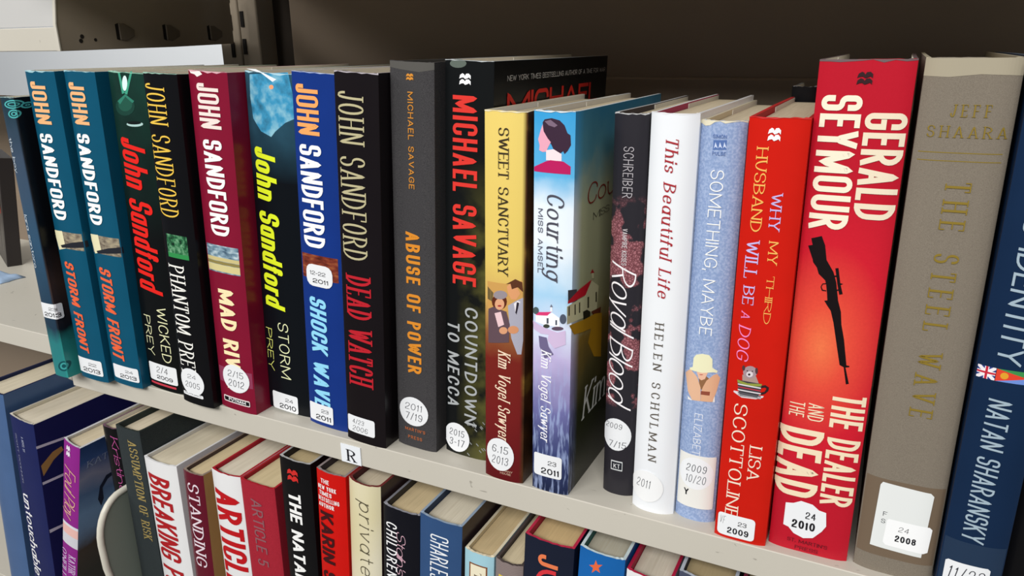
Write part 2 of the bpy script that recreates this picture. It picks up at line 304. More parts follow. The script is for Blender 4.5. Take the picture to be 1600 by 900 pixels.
# ---------------------------------------------------------------- polygons cut into columns, so a print follows the rounded spine
def columns(poly, step):
    xs = sorted(set([round(p[0], 3) for p in poly])); x0, x1 = xs[0], xs[-1]; n = max(2, int((x1-x0)/step))
    xs = sorted(set(xs + [round(x0+(x1-x0)*i/n, 3) for i in range(n+1)])); V, F = [], []
    for a, b in zip(xs, xs[1:]):
        if b-a < .004: continue
        m = (a+b)/2; cuts = []
        for p, q in zip(poly, poly[1:]+poly[:1]):
            if (p[0]-m)*(q[0]-m) < 0:
                f = lambda t: p[1]+(q[1]-p[1])*(t-p[0])/(q[0]-p[0]); cuts.append((f(m), f(a), f(b)))
        cuts.sort()
        for lo, hi in zip(cuts[::2], cuts[1::2]):
            i = len(V); V += [(a, lo[1]), (b, lo[2]), (b, hi[2]), (a, hi[1])]; F.append((i, i+1, i+2, i+3))
    return V, F
# ---------------------------------------------------------------- a book
MM = .001
EMBLEM = [[(0, .52), (.08, .85), (.28, 1), (.42, .93), (.5, .78), (.6, .97), (.82, 1), (1, .82), (1, .5), (.86, .66), (.68, .56), (.52, .5), (.36, .64), (.16, .6)],
          [(0, 0), (.05, .33), (.25, .5), (.42, .43), (.5, .3), (.6, .47), (.82, .5), (1, .32), (1, 0), (.86, .16), (.68, .06), (.52, 0), (.36, .14), (.16, .1)]]
def make_book(D):
    th, h, d, b, n = D['th'], D['h'], D['d'], D['b'], D['n']; t = 1.8
    root = empty(D['name'], (D['x']*MM, D['y']*MM, D['z']*MM), D['label'], 'book', D['group'])
    root.rotation_euler = (0, math.radians(D['lean']), 0)
    prof = lambda u: -b*(1-abs(2*min(max(u/th, 0), 1)-1)**n)
    def surf(u, v, off):                      # spine print, wrapping onto the boards
        if u < 0: return (-off*MM, -u*MM, v*MM)
        if u > th: return ((th+off)*MM, (u-th)*MM, v*MM)
        return (u*MM, (prof(u)-off)*MM, v*MM)
    front = lambda s, v, off: ((th+off)*MM, s*MM, v*MM)
    # jacket and boards: one U-shaped shell
    N = 18; us = [th*(.5-.5*math.cos(math.pi*i/N)) for i in range(N+1)]
    outer = [(0, d), (0, d*.5), (0, 6)] + [(u, prof(u)) for u in us] + [(th, 6), (th, d*.5), (th, d)]
    inner = [(t, d), (t, d*.5), (t, 6)] + [(t+(th-2*t)*u/th, prof(u)+t*.8) for u in us] + [(th-t, 6), (th-t, d*.5), (th-t, d)]
    m = len(outer); V = []; wave = [random.uniform(-.25, .25) for _ in range(m)]
    for (lst, zz, s) in ((outer, 0, 0), (outer, h, 1), (inner, 0, 0), (inner, h, 1)):
        V += [(x*MM, y*MM, (zz + (wave[i] if s else -0*wave[i]))*MM) for i, (x, y) in enumerate(lst)]
    V += V[:]; r_ = 4*m                       # the rims get vertices of their own, so the spine keeps clean normals
    F, fm = [], []; fi = 3 if D['front'] else 0
    for i in range(m-1):
        F.append((i, i+1, m+i+1, m+i)); fm.append(fi if i >= m-4 else 0)
        F.append((2*m+i+1, 2*m+i, 3*m+i, 3*m+i+1)); fm.append(2)
        F.append((r_+m+i, r_+m+i+1, r_+3*m+i+1, r_+3*m+i)); fm.append(1)
        F.append((r_+i+1, r_+i, r_+2*m+i, r_+2*m+i+1)); fm.append(1)
    for i in (0, m-1): F.append(tuple(r_+q for q in ((i, m+i, 3*m+i, 2*m+i) if i == 0 else (m+i, i, 2*m+i, 3*m+i)))); fm.append(2)
    ms = [mat(D['mat']), plain(D['rim'], .4, .2), plain(D['inner'], .6)] + ([mat(D['front'])] if D['front'] else [])
    c = mesh_obj('cover', V, F, ms, root, fm)
    for p in c.data.polygons:
        if p.material_index == 0 and (p.index//4) in range(3, m-4): p.use_smooth = True
    # page block with a rounded back
    ins = 5.0 if h > 226 else 3.0; us2 = [th*i/10 for i in range(11)]
    pp = [((t+.4+(th-2*t-.8)*u/th)*MM, (prof(u)*.8+t+1.6)*MM) for u in us2] + [((th-t-.4)*MM, (d-4)*MM), ((t+.4)*MM, (d-4)*MM)]
    prism('page_block', pp, 3.5*MM, (h-ins)*MM, 'Z', page_mat(D['page']), root)
    if D['mat'] not in ('clothgrey', 'clothdark', 'crimsoncloth', 'taupe'):      # jacket flaps tucked inside the boards
        for x0 in (t+.05, th-t-.35): box('jacket_flap', (x0*MM, d*.45*MM, 4*MM), ((x0+.3)*MM, (d-1)*MM, (h-.6)*MM), plain('#cfcabd', .6), root)
    batch = {}
    def put(part, colr, V2, F2):
        vv, ff = batch.setdefault((part, colr), ([], [])); k = len(vv); vv.extend(V2); ff.extend(tuple(i+k for i in f) for f in F2)
    def text_verts(face, txt, e, sty, off):
        st = STY[sty]
        if face == 'S':
            vv, ff = layout(txt, e[2]-e[3], e[1]-e[0], st); return [surf(e[0]+y, e[2]-x, off+z) for x, y, z in vv], ff
        vv, ff = layout(txt, e[1]-e[0], e[3]-e[2], st)
        return [(surf if face == 'H' else front)(e[0]+x, e[2]+y, off+z) for x, y, z in vv], ff
    npic = 0; nk = 0
    for q in D['deco']:
        if q[0] == 'T': put(q[6], q[5], *text_verts(q[1], q[2], q[3], q[4], .34))
        elif q[0] == 'P':
            npic += 1; vv, ff = columns(q[2], 1.2 if q[1] == 'S' else 8); fn = surf if q[1] == 'S' else front
            put(q[4], q[3], [fn(x, y, .08 + npic*.008) for x, y in vv], ff)
        elif q[0] == 'M':
            x0, y0, x1, y1 = q[2]
            for w_ in EMBLEM:
                vv, ff = columns([(x0+(x1-x0)*a, y0+(y1-y0)*c2) for a, c2 in w_], .6); put('publisher_mark', q[3], [surf(x, y, .34) for x, y in vv], ff)
        elif q[0] == 'K':
            nk += 1; vv, ff = columns(q[2], 1.0); off = .40 + .06*nk
            so = mesh_obj('sticker', [surf(x, y, off) for x, y in vv], ff, [mat(q[3])], root)
            V3, F3 = [], []
            for (txt, e, sty, ink) in q[4]:
                a, f2 = text_verts('H', txt, e, sty, off+.06); k = len(V3); V3 += a; F3 += [tuple(i+k for i in f) for f in f2]
            if V3: mesh_obj('sticker_lettering', V3, F3, [mat(q[4][0][3])], so)
    for (part, colr), (vv, ff) in batch.items(): mesh_obj(part, vv, ff, [mat(colr)], root)
    return root
# ---- book data, millimetres: x,y,z of the bottom left spine corner, lean in degrees, thickness, height, depth, spine bulge
BOOKS = [
 dict(name='hardcover_book', label='slim book with blue-grey spine and teal scrollwork, leftmost on the main shelf',
  x=-280.2, y=-15.9, z=0.25, lean=0.90, th=16, h=216.7, d=140, b=0.8, n=2.6, mat='boy', rim='#7f9a9c', inner='#d8d2c4', page='#d8cdb4', front=None, deco=[
   ('T','S','the boy',(1.6,5.4,187.94,162.45),'ltf','#d4dee4','title_lettering'),
   ('T','S','lara santoro',(1.6,5.6,131.11,89.7),'ltf','#d4dee4','author_lettering'),
   ('K','S',[(21.85,60.44),(21.65,61.19),(21.1,61.74),(20.35,61.94),(-1.99,61.94),(-2.74,61.74),(-3.29,61.19),(-3.49,60.44),(-3.49,51.13),(-3.29,50.38),(-2.74,49.83),(-1.99,49.63),(20.35,49.63),(21.1,49.83),(21.65,50.38),(21.85,51.13)],'sticker',[('23',(9.69,17.29,56.4,58.86),'num','ink'),('2013',(3.61,19.82,51.11,54.55),'numb','ink')]),
   ('P','S',[(20.53,11.14),(19.48,9.25),(17.45,7.4),(15.1,6.05),(12.77,5.39),(10.29,5.29),(8.18,5.83),(6.97,7.03),(6.9,8.71),(7.99,10.63),(10.02,12.45),(12.47,13.84),(14.84,14.5),(17.14,14.52),(19.27,13.99),(20.46,12.81)],'#0d4a50','spine_picture'),
   ('P','S',[(18.06,10.64),(17.35,9.34),(15.99,8.08),(14.67,7.27),(13.11,6.82),(11.52,6.8),(10.2,7.21),(9.44,8.06),(9.41,9.21),(10.11,10.51),(11.39,11.73),(12.96,12.64),(14.53,13.09),(15.87,13.01),(17.24,12.62),(18.02,11.79)],'#3c9a98','spine_picture'),
   ('P','S',[(16,10.23),(15.71,9.57),(15.14,8.97),(14.35,8.51),(13.44,8.26),(12.55,8.25),(11.82,8.49),(11.4,8.95),(11.37,9.58),(11.74,10.28),(12.43,10.93),(13.31,11.42),(14.22,11.68),(15.03,11.65),(15.64,11.36),(15.97,10.86)],'#0d4a50','spine_picture'),
   ('P','S',[(22.85,212.29),(21.75,211.06),(19.35,209.97),(16,209.16),(13.13,208.85),(9.88,208.97),(6.96,209.53),(5.09,210.46),(4.71,211.64),(5.95,212.88),(8.45,213.98),(11.65,214.76),(14.74,215.08),(17.87,214.94),(20.76,214.38),(22.51,213.45)],'#4fb0ae','spine_picture'),
   ('P','S',[(21.38,212.23),(20.49,211.35),(18.5,210.56),(15.79,209.98),(13.37,209.74),(10.68,209.82),(8.25,210.21),(6.68,210.87),(6.33,211.71),(7.26,212.59),(9.28,213.39),(11.91,213.96),(14.52,214.2),(17.04,214.1),(19.52,213.71),(21.04,213.06)],'#123038','spine_picture'),
   ('P','S',[(19.54,212.16),(18.88,211.56),(17.36,211.01),(15.44,210.62),(13.56,210.46),(11.53,210.51),(9.72,210.77),(8.52,211.21),(8.23,211.78),(8.9,212.38),(10.39,212.93),(12.34,213.32),(14.34,213.49),(16.12,213.41),(18.05,213.16),(19.25,212.72)],'#4fb0ae','spine_picture'),
   ('P','S',[(18.07,212.1),(17.59,211.75),(16.45,211.42),(15.16,211.19),(13.73,211.08),(12.21,211.1),(10.85,211.25),(9.95,211.51),(9.71,211.84),(10.17,212.19),(11.24,212.52),(12.67,212.75),(14.19,212.86),(15.55,212.83),(16.86,212.68),(17.81,212.43)],'#123038','spine_picture'),
   ('P','S',[(19.24,205.51),(18.35,204.28),(16.57,203.19),(14.67,202.45),(12.54,202.14),(10.29,202.29),(8.37,202.88),(7.23,203.85),(7.11,205.05),(8.04,206.28),(9.81,207.37),(12.03,208.13),(14.21,208.44),(16.05,208.25),(18,207.66),(19.12,206.7)],'#4fb0ae','spine_picture'),
   ('P','S',[(17.76,205.45),(17.08,204.57),(15.8,203.79),(14.44,203.27),(12.79,203.05),(11.08,203.15),(9.62,203.57),(8.74,204.26),(8.63,205.11),(9.3,206),(10.62,206.77),(12.29,207.32),(13.98,207.54),(15.44,207.41),(16.75,206.98),(17.64,206.29)],'#123038','spine_picture'),
   ('P','S',[(15.93,205.37),(15.61,204.78),(14.97,204.27),(14.06,203.92),(12.99,203.77),(11.92,203.84),(11.03,204.14),(10.51,204.61),(10.45,205.19),(10.86,205.79),(11.67,206.31),(12.71,206.67),(13.8,206.82),(14.76,206.74),(15.48,206.43),(15.88,205.95)],'#4fb0ae','spine_picture'),
   ('P','S',[(14.85,205.34),(14.66,205),(14.28,204.7),(13.75,204.49),(13.16,204.4),(12.58,204.45),(12.11,204.62),(11.84,204.9),(11.81,205.24),(12.04,205.59),(12.47,205.9),(13.03,206.11),(13.63,206.2),(14.18,206.15),(14.59,205.96),(14.83,205.68)],'#123038','spine_picture'),
   ('P','S',[(29.73,211.24),(29.08,210.37),(27.75,209.61),(25.94,209.06),(23.92,208.81),(22.01,208.9),(20.49,209.31),(19.6,209.99),(19.48,210.83),(20.15,211.7),(21.5,212.47),(23.32,213.01),(25.33,213.26),(27.23,213.16),(28.73,212.75),(29.61,212.07)],'#4fb0ae','spine_picture'),
   ('P','S',[(28.28,211.18),(27.84,210.66),(26.91,210.2),(25.64,209.86),(24.21,209.7),(22.83,209.75),(21.73,209.99),(21.07,210.39),(20.96,210.89),(21.4,211.42),(22.33,211.88),(23.62,212.21),(25.05,212.37),(26.41,212.32),(27.51,212.08),(28.16,211.68)],'#123038','spine_picture'),
   ('P','S',[(26.45,211.11),(26.24,210.87),(25.78,210.65),(25.15,210.49),(24.43,210.41),(23.74,210.43),(23.19,210.54),(22.86,210.73),(22.79,210.96),(23.01,211.21),(23.47,211.43),(24.11,211.58),(24.82,211.66),(25.51,211.64),(26.06,211.53),(26.39,211.34)],'#4fb0ae','spine_picture'),
   ('P','S',[(25.36,211.07),(25.26,210.93),(25.07,210.81),(24.8,210.72),(24.51,210.68),(24.24,210.7),(24.03,210.76),(23.91,210.87),(23.9,211.01),(23.99,211.15),(24.19,211.27),(24.45,211.35),(24.74,211.39),(25.01,211.38),(25.22,211.31),(25.35,211.2)],'#123038','spine_picture'),
   ('P','S',[(0,216.68),(1.78,216.68),(3.56,216.68),(5.33,216.68),(7.11,216.68),(8.89,216.68),(10.67,216.68),(12.44,216.68),(14.22,216.68),(16,216.68),(16,216.35),(14.22,216.27),(12.44,215.93),(10.67,216.34),(8.89,216.31),(7.11,216.25),(5.33,216.5),(3.56,216.31),(1.78,216.22),(0,216.07)],'#7f9a9c','worn_edge'),  # pale top strips, here and below: edge wear plus painted crinkle highlights of the film
  ]),
 dict(name='hardcover_book', label='teal hardcover with peach and white lettering, the left one of two alike',
  x=-258.4, y=-8.3, z=0.56, lean=1.00, th=32, h=234.4, d=158, b=1.6, n=3, mat='teal', rim='#9fc7cf', inner='#d8d2c4', page='#d8cdb4', front=None, deco=[
   ('T','S','JOHN',(5.34,22.14,227.16,198.01),'cb','#eab27c','author_lettering'),
   ('T','S','SANDFORD',(5.25,19.94,191.23,128.6),'cb','#f4f4f2','author_lettering'),
   ('T','S','STORM FRONT',(6.89,17.3,95.99,23.29),'cbi','#e8643c','title_lettering'),
   ('P','S',[(1,106.57),(31,106.57),(31,119.52),(1,119.52)],'photo_field','spine_picture'),
   ('P','S',[(-1.29,119.09),(10.9,119.84),(11.71,106.66),(2.08,104.21)],'#e2dcb4','spine_picture'),
   ('P','S',[(5.62,108.29),(20.55,112.18),(34.79,114.52),(34.98,109.69),(6.81,106.48)],'#23252c','spine_picture'),
   ('K','S',[(28.77,16.14),(28.57,16.89),(28.02,17.44),(27.27,17.64),(-0.73,17.64),(-1.48,17.44),(-2.03,16.89),(-2.23,16.14),(-2.23,6.24),(-2.03,5.49),(-1.48,4.94),(-0.73,4.74),(27.27,4.74),(28.02,4.94),(28.57,5.49),(28.77,6.24)],'sticker',[('22',(13.89,23.19,11.84,14.42),'num','ink'),('2013',(6.45,26.29,6.29,9.9),'numb','ink')]),
   ('P','S',[(0,234.38),(3.56,234.38),(7.11,234.38),(10.67,234.38),(14.22,234.38),(17.78,234.38),(21.33,234.38),(24.89,234.38),(28.44,234.38),(32,234.38),(32,234.22),(28.44,234.07),(24.89,234.22),(21.33,233.39),(17.78,233.58),(14.22,234.24),(10.67,233.08),(7.11,233.12),(3.56,233.64),(0,233.7)],'#9fc7cf','worn_edge'),
  ]),
 dict(name='hardcover_book', label='teal hardcover with peach and white lettering, the right one of two, beside a black spine',
  x=-224.4, y=-4.5, z=0.95, lean=1.70, th=32, h=234.1, d=158, b=1.6, n=3, mat='teal', rim='#9fc7cf', inner='#d8d2c4', page='#d8cdb4', front=None, deco=[
   ('T','S','JOHN',(4.6,21.04,226.63,198.34),'cb','#eab27c','author_lettering'),
   ('T','S','SANDFORD',(4.52,18.46,191.93,126.99),'cb','#f4f4f2','author_lettering'),
   ('T','S','STORM FRONT',(5.28,18.24,94.09,21.56),'cbi','#e8643c','title_lettering'),
   ('P','S',[(1,104.97),(31,104.97),(31,118.83),(1,118.83)],'photo_field','spine_picture'),
   ('P','S',[(-1.13,118.43),(10.34,119.28),(11.58,106.41),(2.77,103.98)],'#e2dcb4','spine_picture'),
   ('P','S',[(5.35,106.41),(19.48,110.42),(32.98,112.85),(33.32,108.12),(6.55,104.66)],'#23252c','spine_picture'),
   ('K','S',[(30.56,14.84),(30.36,15.59),(29.81,16.14),(29.06,16.34),(4.53,16.34),(3.78,16.14),(3.23,15.59),(3.03,14.84),(3.03,6.35),(3.23,5.6),(3.78,5.05),(4.53,4.85),(29.06,4.85),(29.81,5.05),(30.36,5.6),(30.56,6.35)],'sticker',[('24',(17.35,25.6,11.17,13.47),'num','ink'),('2013',(10.74,28.36,6.23,9.45),'numb','ink')]),
   ('P','S',[(0,234.08),(3.56,234.08),(7.11,234.08),(10.67,234.08),(14.22,234.08),(17.78,234.08),(21.33,234.08),(24.89,234.08),(28.44,234.08),(32,234.08),(32,233.89),(28.44,233.95),(24.89,233.52),(21.33,233.94),(17.78,233.87),(14.22,233.83),(10.67,233.95),(7.11,233.6),(3.56,233.63),(0,233.04)],'#9fc7cf','worn_edge'),
  ]),
 dict(name='hardcover_book', label='black hardcover with red lettering under a green beam of light on its spine',
  x=-191.2, y=1.7, z=1.70, lean=2.70, th=36, h=233.3, d=158, b=1.6, n=3, mat='wicked', rim='#8fc0aa', inner='#d8d2c4', page='#d8cdb4', front=None, deco=[
   ('T','S','John Sandford',(5.35,28.6,189.21,79.66),'lbf','#e0231c','author_lettering'),
   ('T','S','WICKED',(19.78,29.41,68.2,24.15),'lt','#e6e6b8','title_lettering'),
   ('T','S','PREY',(4.58,12.06,59.46,27.63),'lt','#e6e6b8','title_lettering'),
   ('K','S',[(32.47,19.79),(32.27,20.54),(31.72,21.09),(30.97,21.29),(4.55,21.29),(3.8,21.09),(3.25,20.54),(3.05,19.79),(3.05,8.06),(3.25,7.31),(3.8,6.76),(4.55,6.56),(30.97,6.56),(31.72,6.76),(32.27,7.31),(32.47,8.06)],'sticker',[('2/4',(11.88,23.64,13.93,19.08),'hand','ink'),('2009',(11.29,28.06,8.62,11.86),'numb','ink')]),
   ('P','S',[(3,3.08),(30,3.08),(30,4.79),(3,4.79)],'#c23a4a','spine_picture'),
   ('P','S',[(11.59,233.24),(13.55,233.34),(15.91,219.86),(13.17,218.85)],'#3f9c80','spine_picture'),
   ('P','S',[(24.19,234.3),(25.88,233.98),(18.2,218.76),(15.83,219.44)],'#3f9c80','spine_picture'),
   ('P','S',[(19.65,226.29),(19.09,224.37),(18.23,222.71),(17.2,221.57),(16.16,221.13),(15.26,221.45),(14.65,222.49),(14.42,224.09),(14.61,226),(15.18,227.93),(16.05,229.58),(17.08,230.7),(18.12,231.13),(19,230.8),(19.6,229.77),(19.83,228.19)],'#d9f2ec','spine_picture'),
   ('P','S',[(24.22,211.67),(23.08,209.19),(20.68,206.97),(17.33,205.34),(13.53,204.57),(9.76,204.75),(6.54,205.88),(4.5,207.78),(4.2,210.2),(5.72,212.76),(8.61,215.03),(12.24,216.64),(16.05,217.37),(19.59,217.13),(22.36,215.96),(23.97,214.04)],'#173e34','spine_picture'),
   ('P','S',[(22.01,212.77),(21.15,210.95),(19.36,209.32),(16.9,208.14),(14.12,207.58),(11.41,207.73),(9.17,208.57),(7.8,209.97),(7.6,211.74),(8.61,213.59),(10.6,215.24),(13.19,216.42),(15.97,216.95),(18.57,216.77),(20.62,215.92),(21.82,214.51)],'#205344','spine_picture'),
   ('P','S',[(7.36,213.84),(16.38,219.06),(24.23,215),(22.16,213.61),(16.05,217.37),(9.74,211.9)],'#2f7a66','spine_picture'),
   ('P','S',[(29.7,200.3),(29.05,199.6),(27.36,198.93),(24.81,198.36),(21.72,197.99),(18.59,197.86),(15.96,198.01),(14.24,198.43),(13.72,199.04),(14.5,199.76),(16.43,200.47),(19.2,201.06),(22.36,201.44),(25.36,201.54),(27.76,201.35),(29.26,200.91)],'#a9c8c4','spine_picture'),
   ('P','S',[(28.16,201.03),(27.62,200.57),(26.17,200.11),(23.99,199.7),(21.36,199.41),(18.71,199.27),(16.47,199.33),(15.01,199.57),(14.55,199.96),(15.17,200.44),(16.78,200.93),(19.11,201.35),(21.78,201.64),(24.36,201.76),(26.44,201.68),(27.76,201.42)],'#0d1414','spine_picture'),
   ('P','S',[(0,233.28),(4,233.28),(8,233.28),(12,233.28),(16,233.28),(20,233.28),(24,233.28),(28,233.28),(32,233.28),(36,233.28),(36,232.9),(32,232.81),(28,232.92),(24,232.79),(20,232.95),(16,233.06),(12,232.45),(8,232.45),(4,232.62),(0,232.75)],'#8fc0aa','worn_edge'),
  ]),
 dict(name='hardcover_book', label='black hardcover with thin yellow author name and white serif title',
  x=-146.8, y=-5.3, z=1.22, lean=2.30, th=30.5, h=233.3, d=158, b=1.6, n=3, mat='blackgloss', rim='#9cc3b0', inner='#d8d2c4', page='#d8cdb4', front=None, deco=[
   ('T','S','JOHN SANDFORD',(1.56,19.89,226.77,139.59),'s','#e8c04c','author_lettering'),
   ('T','S','PHANTOM PREY',(2.87,18.43,105.39,22.5),'s','#f0efe8','title_lettering'),
   ('P','S',[(4,111.05),(24,111.05),(24,127.51),(4,127.51)],'photo_green','spine_picture'),
   ('P','S',[(4,111.05),(24,111.05),(24,114.31),(4,114.31)],'#2f8a4a','spine_picture'),
   ('K','S',[(24.67,17.79),(24.37,20.15),(23.49,22.39),(22.06,24.4),(20.17,26.08),(17.9,27.34),(15.37,28.12),(12.71,28.39),(10.05,28.12),(7.52,27.34),(5.25,26.08),(3.36,24.4),(1.93,22.39),(1.05,20.15),(0.75,17.79),(1.05,15.43),(1.93,13.19),(3.36,11.18),(5.25,9.5),(7.52,8.24),(10.05,7.46),(12.71,7.19),(15.37,7.46),(17.9,8.24),(20.17,9.5),(22.06,11.18),(23.49,13.19),(24.37,15.43)],'sticker',[('24',(9.12,17.49,20.33,23.73),'hand','pen'),('2005',(6.01,20.36,13.13,17.79),'hand','pen')]),
   ('K','S',[(22.72,7.93),(22.61,8.33),(22.32,8.62),(21.92,8.73),(3.04,8.73),(2.64,8.62),(2.35,8.33),(2.24,7.93),(2.24,6.97),(2.35,6.57),(2.64,6.28),(3.04,6.17),(21.92,6.17),(22.32,6.28),(22.61,6.57),(22.72,6.97)],'sticker',[('PUTNAM',(4.29,20.67,7.19,8.35),'numb','ink')]),
   ('P','S',[(0,233.28),(3.39,233.28),(6.78,233.28),(10.17,233.28),(13.56,233.28),(16.94,233.28),(20.33,233.28),(23.72,233.28),(27.11,233.28),(30.5,233.28),(30.5,233.04),(27.11,233.08),(23.72,233.05),(20.33,233.14),(16.94,232.69),(13.56,232.99),(10.17,232.61),(6.78,233),(3.39,232.5),(0,232.61)],'#9cc3b0','worn_edge'),
  ]),
 dict(name='hardcover_book', label='maroon hardcover with cream lettering and a landscape picture band',
  x=-113.9, y=0.4, z=1.55, lean=2.70, th=33, h=234.4, d=158, b=1.6, n=3, mat='maroon', rim='#d9a8b0', inner='#d8d2c4', page='#d8cdb4', front=None, deco=[
   ('T','S','JOHN',(7.64,25.85,227.02,199.32),'cb','#efdcd4','author_lettering'),
   ('T','S','SANDFORD',(8.4,24.63,192.2,129.42),'cb','#f6f2ee','author_lettering'),
   ('P','S',[(1,103.21),(30,103.21),(30,122.36),(1,122.36)],'photo_land','spine_picture'),
   ('P','S',[(1,111.41),(30,111.41),(30,113.96),(1,113.96)],'#c9bb82','spine_picture'),
   ('P','S',[(1,109.13),(30,109.13),(30,111.22),(1,111.22)],'#8d7f48','spine_picture'),
   ('P','S',[(1,104.08),(30,104.08),(30,108.93),(1,108.93)],'#d2c68c','spine_picture'),
   ('T','S','MAD RIVER',(8.94,23.41,91.42,16.58),'cb','#f3e2b2','title_lettering'),
   ('K','S',[(29.9,25.32),(29.59,27.71),(28.68,29.98),(27.22,32.02),(25.27,33.72),(22.94,35.01),(20.34,35.8),(17.61,36.07),(14.87,35.8),(12.27,35.01),(9.94,33.72),(7.99,32.02),(6.53,29.98),(5.62,27.71),(5.31,25.32),(5.62,22.93),(6.53,20.66),(7.99,18.62),(9.94,16.92),(12.27,15.63),(14.87,14.84),(17.6,14.57),(20.34,14.84),(22.94,15.63),(25.27,16.92),(27.22,18.62),(28.68,20.66),(29.59,22.93)],'sticker',[('2/15',(10.72,24.98,26.4,31.34),'hand','pen'),('2012',(10.72,24.98,18.87,24.25),'hand','pen')]),
   ('P','S',[(1.48,234),(11.63,234.17),(13.6,232.36),(8.79,230.56),(6.58,231.98),(2.67,232.52)],'#eee6e2','spine_picture'),
   ('P','S',[(1,20.14),(32,20.14),(32,32.08),(1,32.08)],'#8e3c58','tape'),
   ('K','S',[(28.83,9.11),(28.7,9.61),(28.33,9.98),(27.83,10.11),(5.17,10.11),(4.67,9.98),(4.3,9.61),(4.17,9.11),(4.17,6.4),(4.3,5.9),(4.67,5.53),(5.17,5.4),(27.83,5.4),(28.33,5.53),(28.7,5.9),(28.83,6.4)],'#e6d8d8',[]),
   ('K','S',[(28.3,8.56),(28.21,8.91),(27.95,9.17),(27.6,9.26),(5.64,9.26),(5.29,9.17),(5.03,8.91),(4.94,8.56),(4.94,6.9),(5.03,6.55),(5.29,6.29),(5.64,6.2),(27.6,6.2),(27.95,6.29),(28.21,6.55),(28.3,6.9)],'#111013',[('PUTNAM',(9.37,25.37,6.66,9.06),'numb','#f2f2f2')]),
   ('P','S',[(0,234.38),(3.67,234.38),(7.33,234.38),(11,234.38),(14.67,234.38),(18.33,234.38),(22,234.38),(25.67,234.38),(29.33,234.38),(33,234.38),(33,234.25),(29.33,234.15),(25.67,233.22),(22,233.89),(18.33,233.09),(14.67,233.98),(11,234.23),(7.33,233.68),(3.67,233.45),(0,234.1)],'#d9a8b0','worn_edge'),
  ]),
 dict(name='hardcover_book', label='black hardcover with yellow-green lettering under a blue stormy sky picture',
  x=-80.7, y=14.0, z=1.92, lean=2.90, th=38, h=233.1, d=158, b=1.6, n=3, mat='stormp', rim='#a9cfdd', inner='#d8d2c4', page='#d8cdb4', front=None, deco=[
   ('T','S','John Sandford',(4.39,21.82,186.54,78.43),'lbf','#dcea2a','author_lettering'),
   ('T','S','STORM',(14.13,23.37,67.98,26.16),'lt','#e4e8b8','title_lettering'),
   ('T','S','PREY',(2.14,8.26,61.77,29.78),'lt','#e4e87a','title_lettering'),
   ('K','S',[(27.81,12.43),(27.61,13.18),(27.06,13.73),(26.31,13.93),(5.87,13.93),(5.12,13.73),(4.57,13.18),(4.37,12.43),(4.37,1.86),(4.57,1.11),(5.12,0.56),(5.87,0.36),(26.31,0.36),(27.06,0.56),(27.61,1.11),(27.81,1.86)],'sticker',[('24',(16.56,23.59,7.82,10.54),'num','ink'),('2010',(10.93,25.93,1.99,5.79),'numb','ink')]),
   ('P','S',[(4.7,231.27),(35.47,234.12),(37.93,220.33),(37.9,206.54),(31.54,203.78),(23.15,197.6),(19.71,194.11),(11.4,196.95),(5.22,204.35),(3.72,218.03)],'photo_sky','spine_picture'),
   ('P','S',[(24.23,224.83),(24.05,224.31),(23.63,223.85),(23.02,223.52),(22.32,223.38),(21.64,223.43),(21.08,223.69),(20.73,224.1),(20.64,224.61),(20.82,225.13),(21.26,225.59),(21.87,225.91),(22.56,226.06),(23.24,226),(23.79,225.75),(24.14,225.34)],'#f0a070','spine_picture'),
   ('P','S',[(1.93,234.55),(10.84,234.68),(26.86,229.54),(23.73,227.84),(14.91,232.63)],'#e8f0f4','spine_picture'),
   ('P','S',[(0,233.08),(4.22,233.08),(8.44,233.08),(12.67,233.08),(16.89,233.08),(21.11,233.08),(25.33,233.08),(29.56,233.08),(33.78,233.08),(38,233.08),(38,232.93),(33.78,232.74),(29.56,231.82),(25.33,232.18),(21.11,232.91),(16.89,232.82),(12.67,232.92),(8.44,232.94),(4.22,232.12),(0,232.87)],'#a9cfdd','worn_edge'),
  ]),
 dict(name='hardcover_book', label='royal blue hardcover with orange and white lettering and a pale blue title',
  x=-38.4, y=8.0, z=1.84, lean=3.10, th=34, h=233.7, d=158, b=1.6, n=3, mat='royal', rim='#b9c6e6', inner='#d8d2c4', page='#d8cdb4', front=None, deco=[
   ('T','S','JOHN',(3.53,20.76,226.68,197.19),'cb','#eba35f','author_lettering'),
   ('T','S','SANDFORD',(4.1,21.33,191.29,127.03),'cb','#f4f5f6','author_lettering'),
   ('P','S',[(1,105.98),(30,105.98),(30,122.05),(1,122.05)],'photo_wood','spine_picture'),
   ('K','S',[(25.86,110.81),(25.19,113.31),(23.36,115.14),(20.86,115.81),(9.68,115.81),(7.18,115.14),(5.35,113.31),(4.68,110.81),(4.68,106.15),(5.35,103.65),(7.18,101.82),(9.68,101.15),(20.86,101.15),(23.36,101.82),(25.19,103.65),(25.86,106.15)],'sticker',[('12-22',(7.86,20.56,108.77,111.41),'num','ink'),('2011',(9.97,22.68,103.5,106.43),'numb','ink')]),
   ('T','S','SHOCK WAVE',(6.13,19.69,93.32,14.33),'cbi','#8fd4f0','title_lettering'),
   ('K','S',[(21.73,14.94),(21.57,15.54),(21.13,15.98),(20.53,16.14),(2.18,16.14),(1.58,15.98),(1.14,15.54),(0.98,14.94),(0.98,4.05),(1.14,3.45),(1.58,3.01),(2.18,2.85),(20.53,2.85),(21.13,3.01),(21.57,3.45),(21.73,4.05)],'sticker',[('23',(11.77,18,10.16,12.82),'num','ink'),('2011',(6.79,20.07,4.44,8.17),'numb','ink')]),
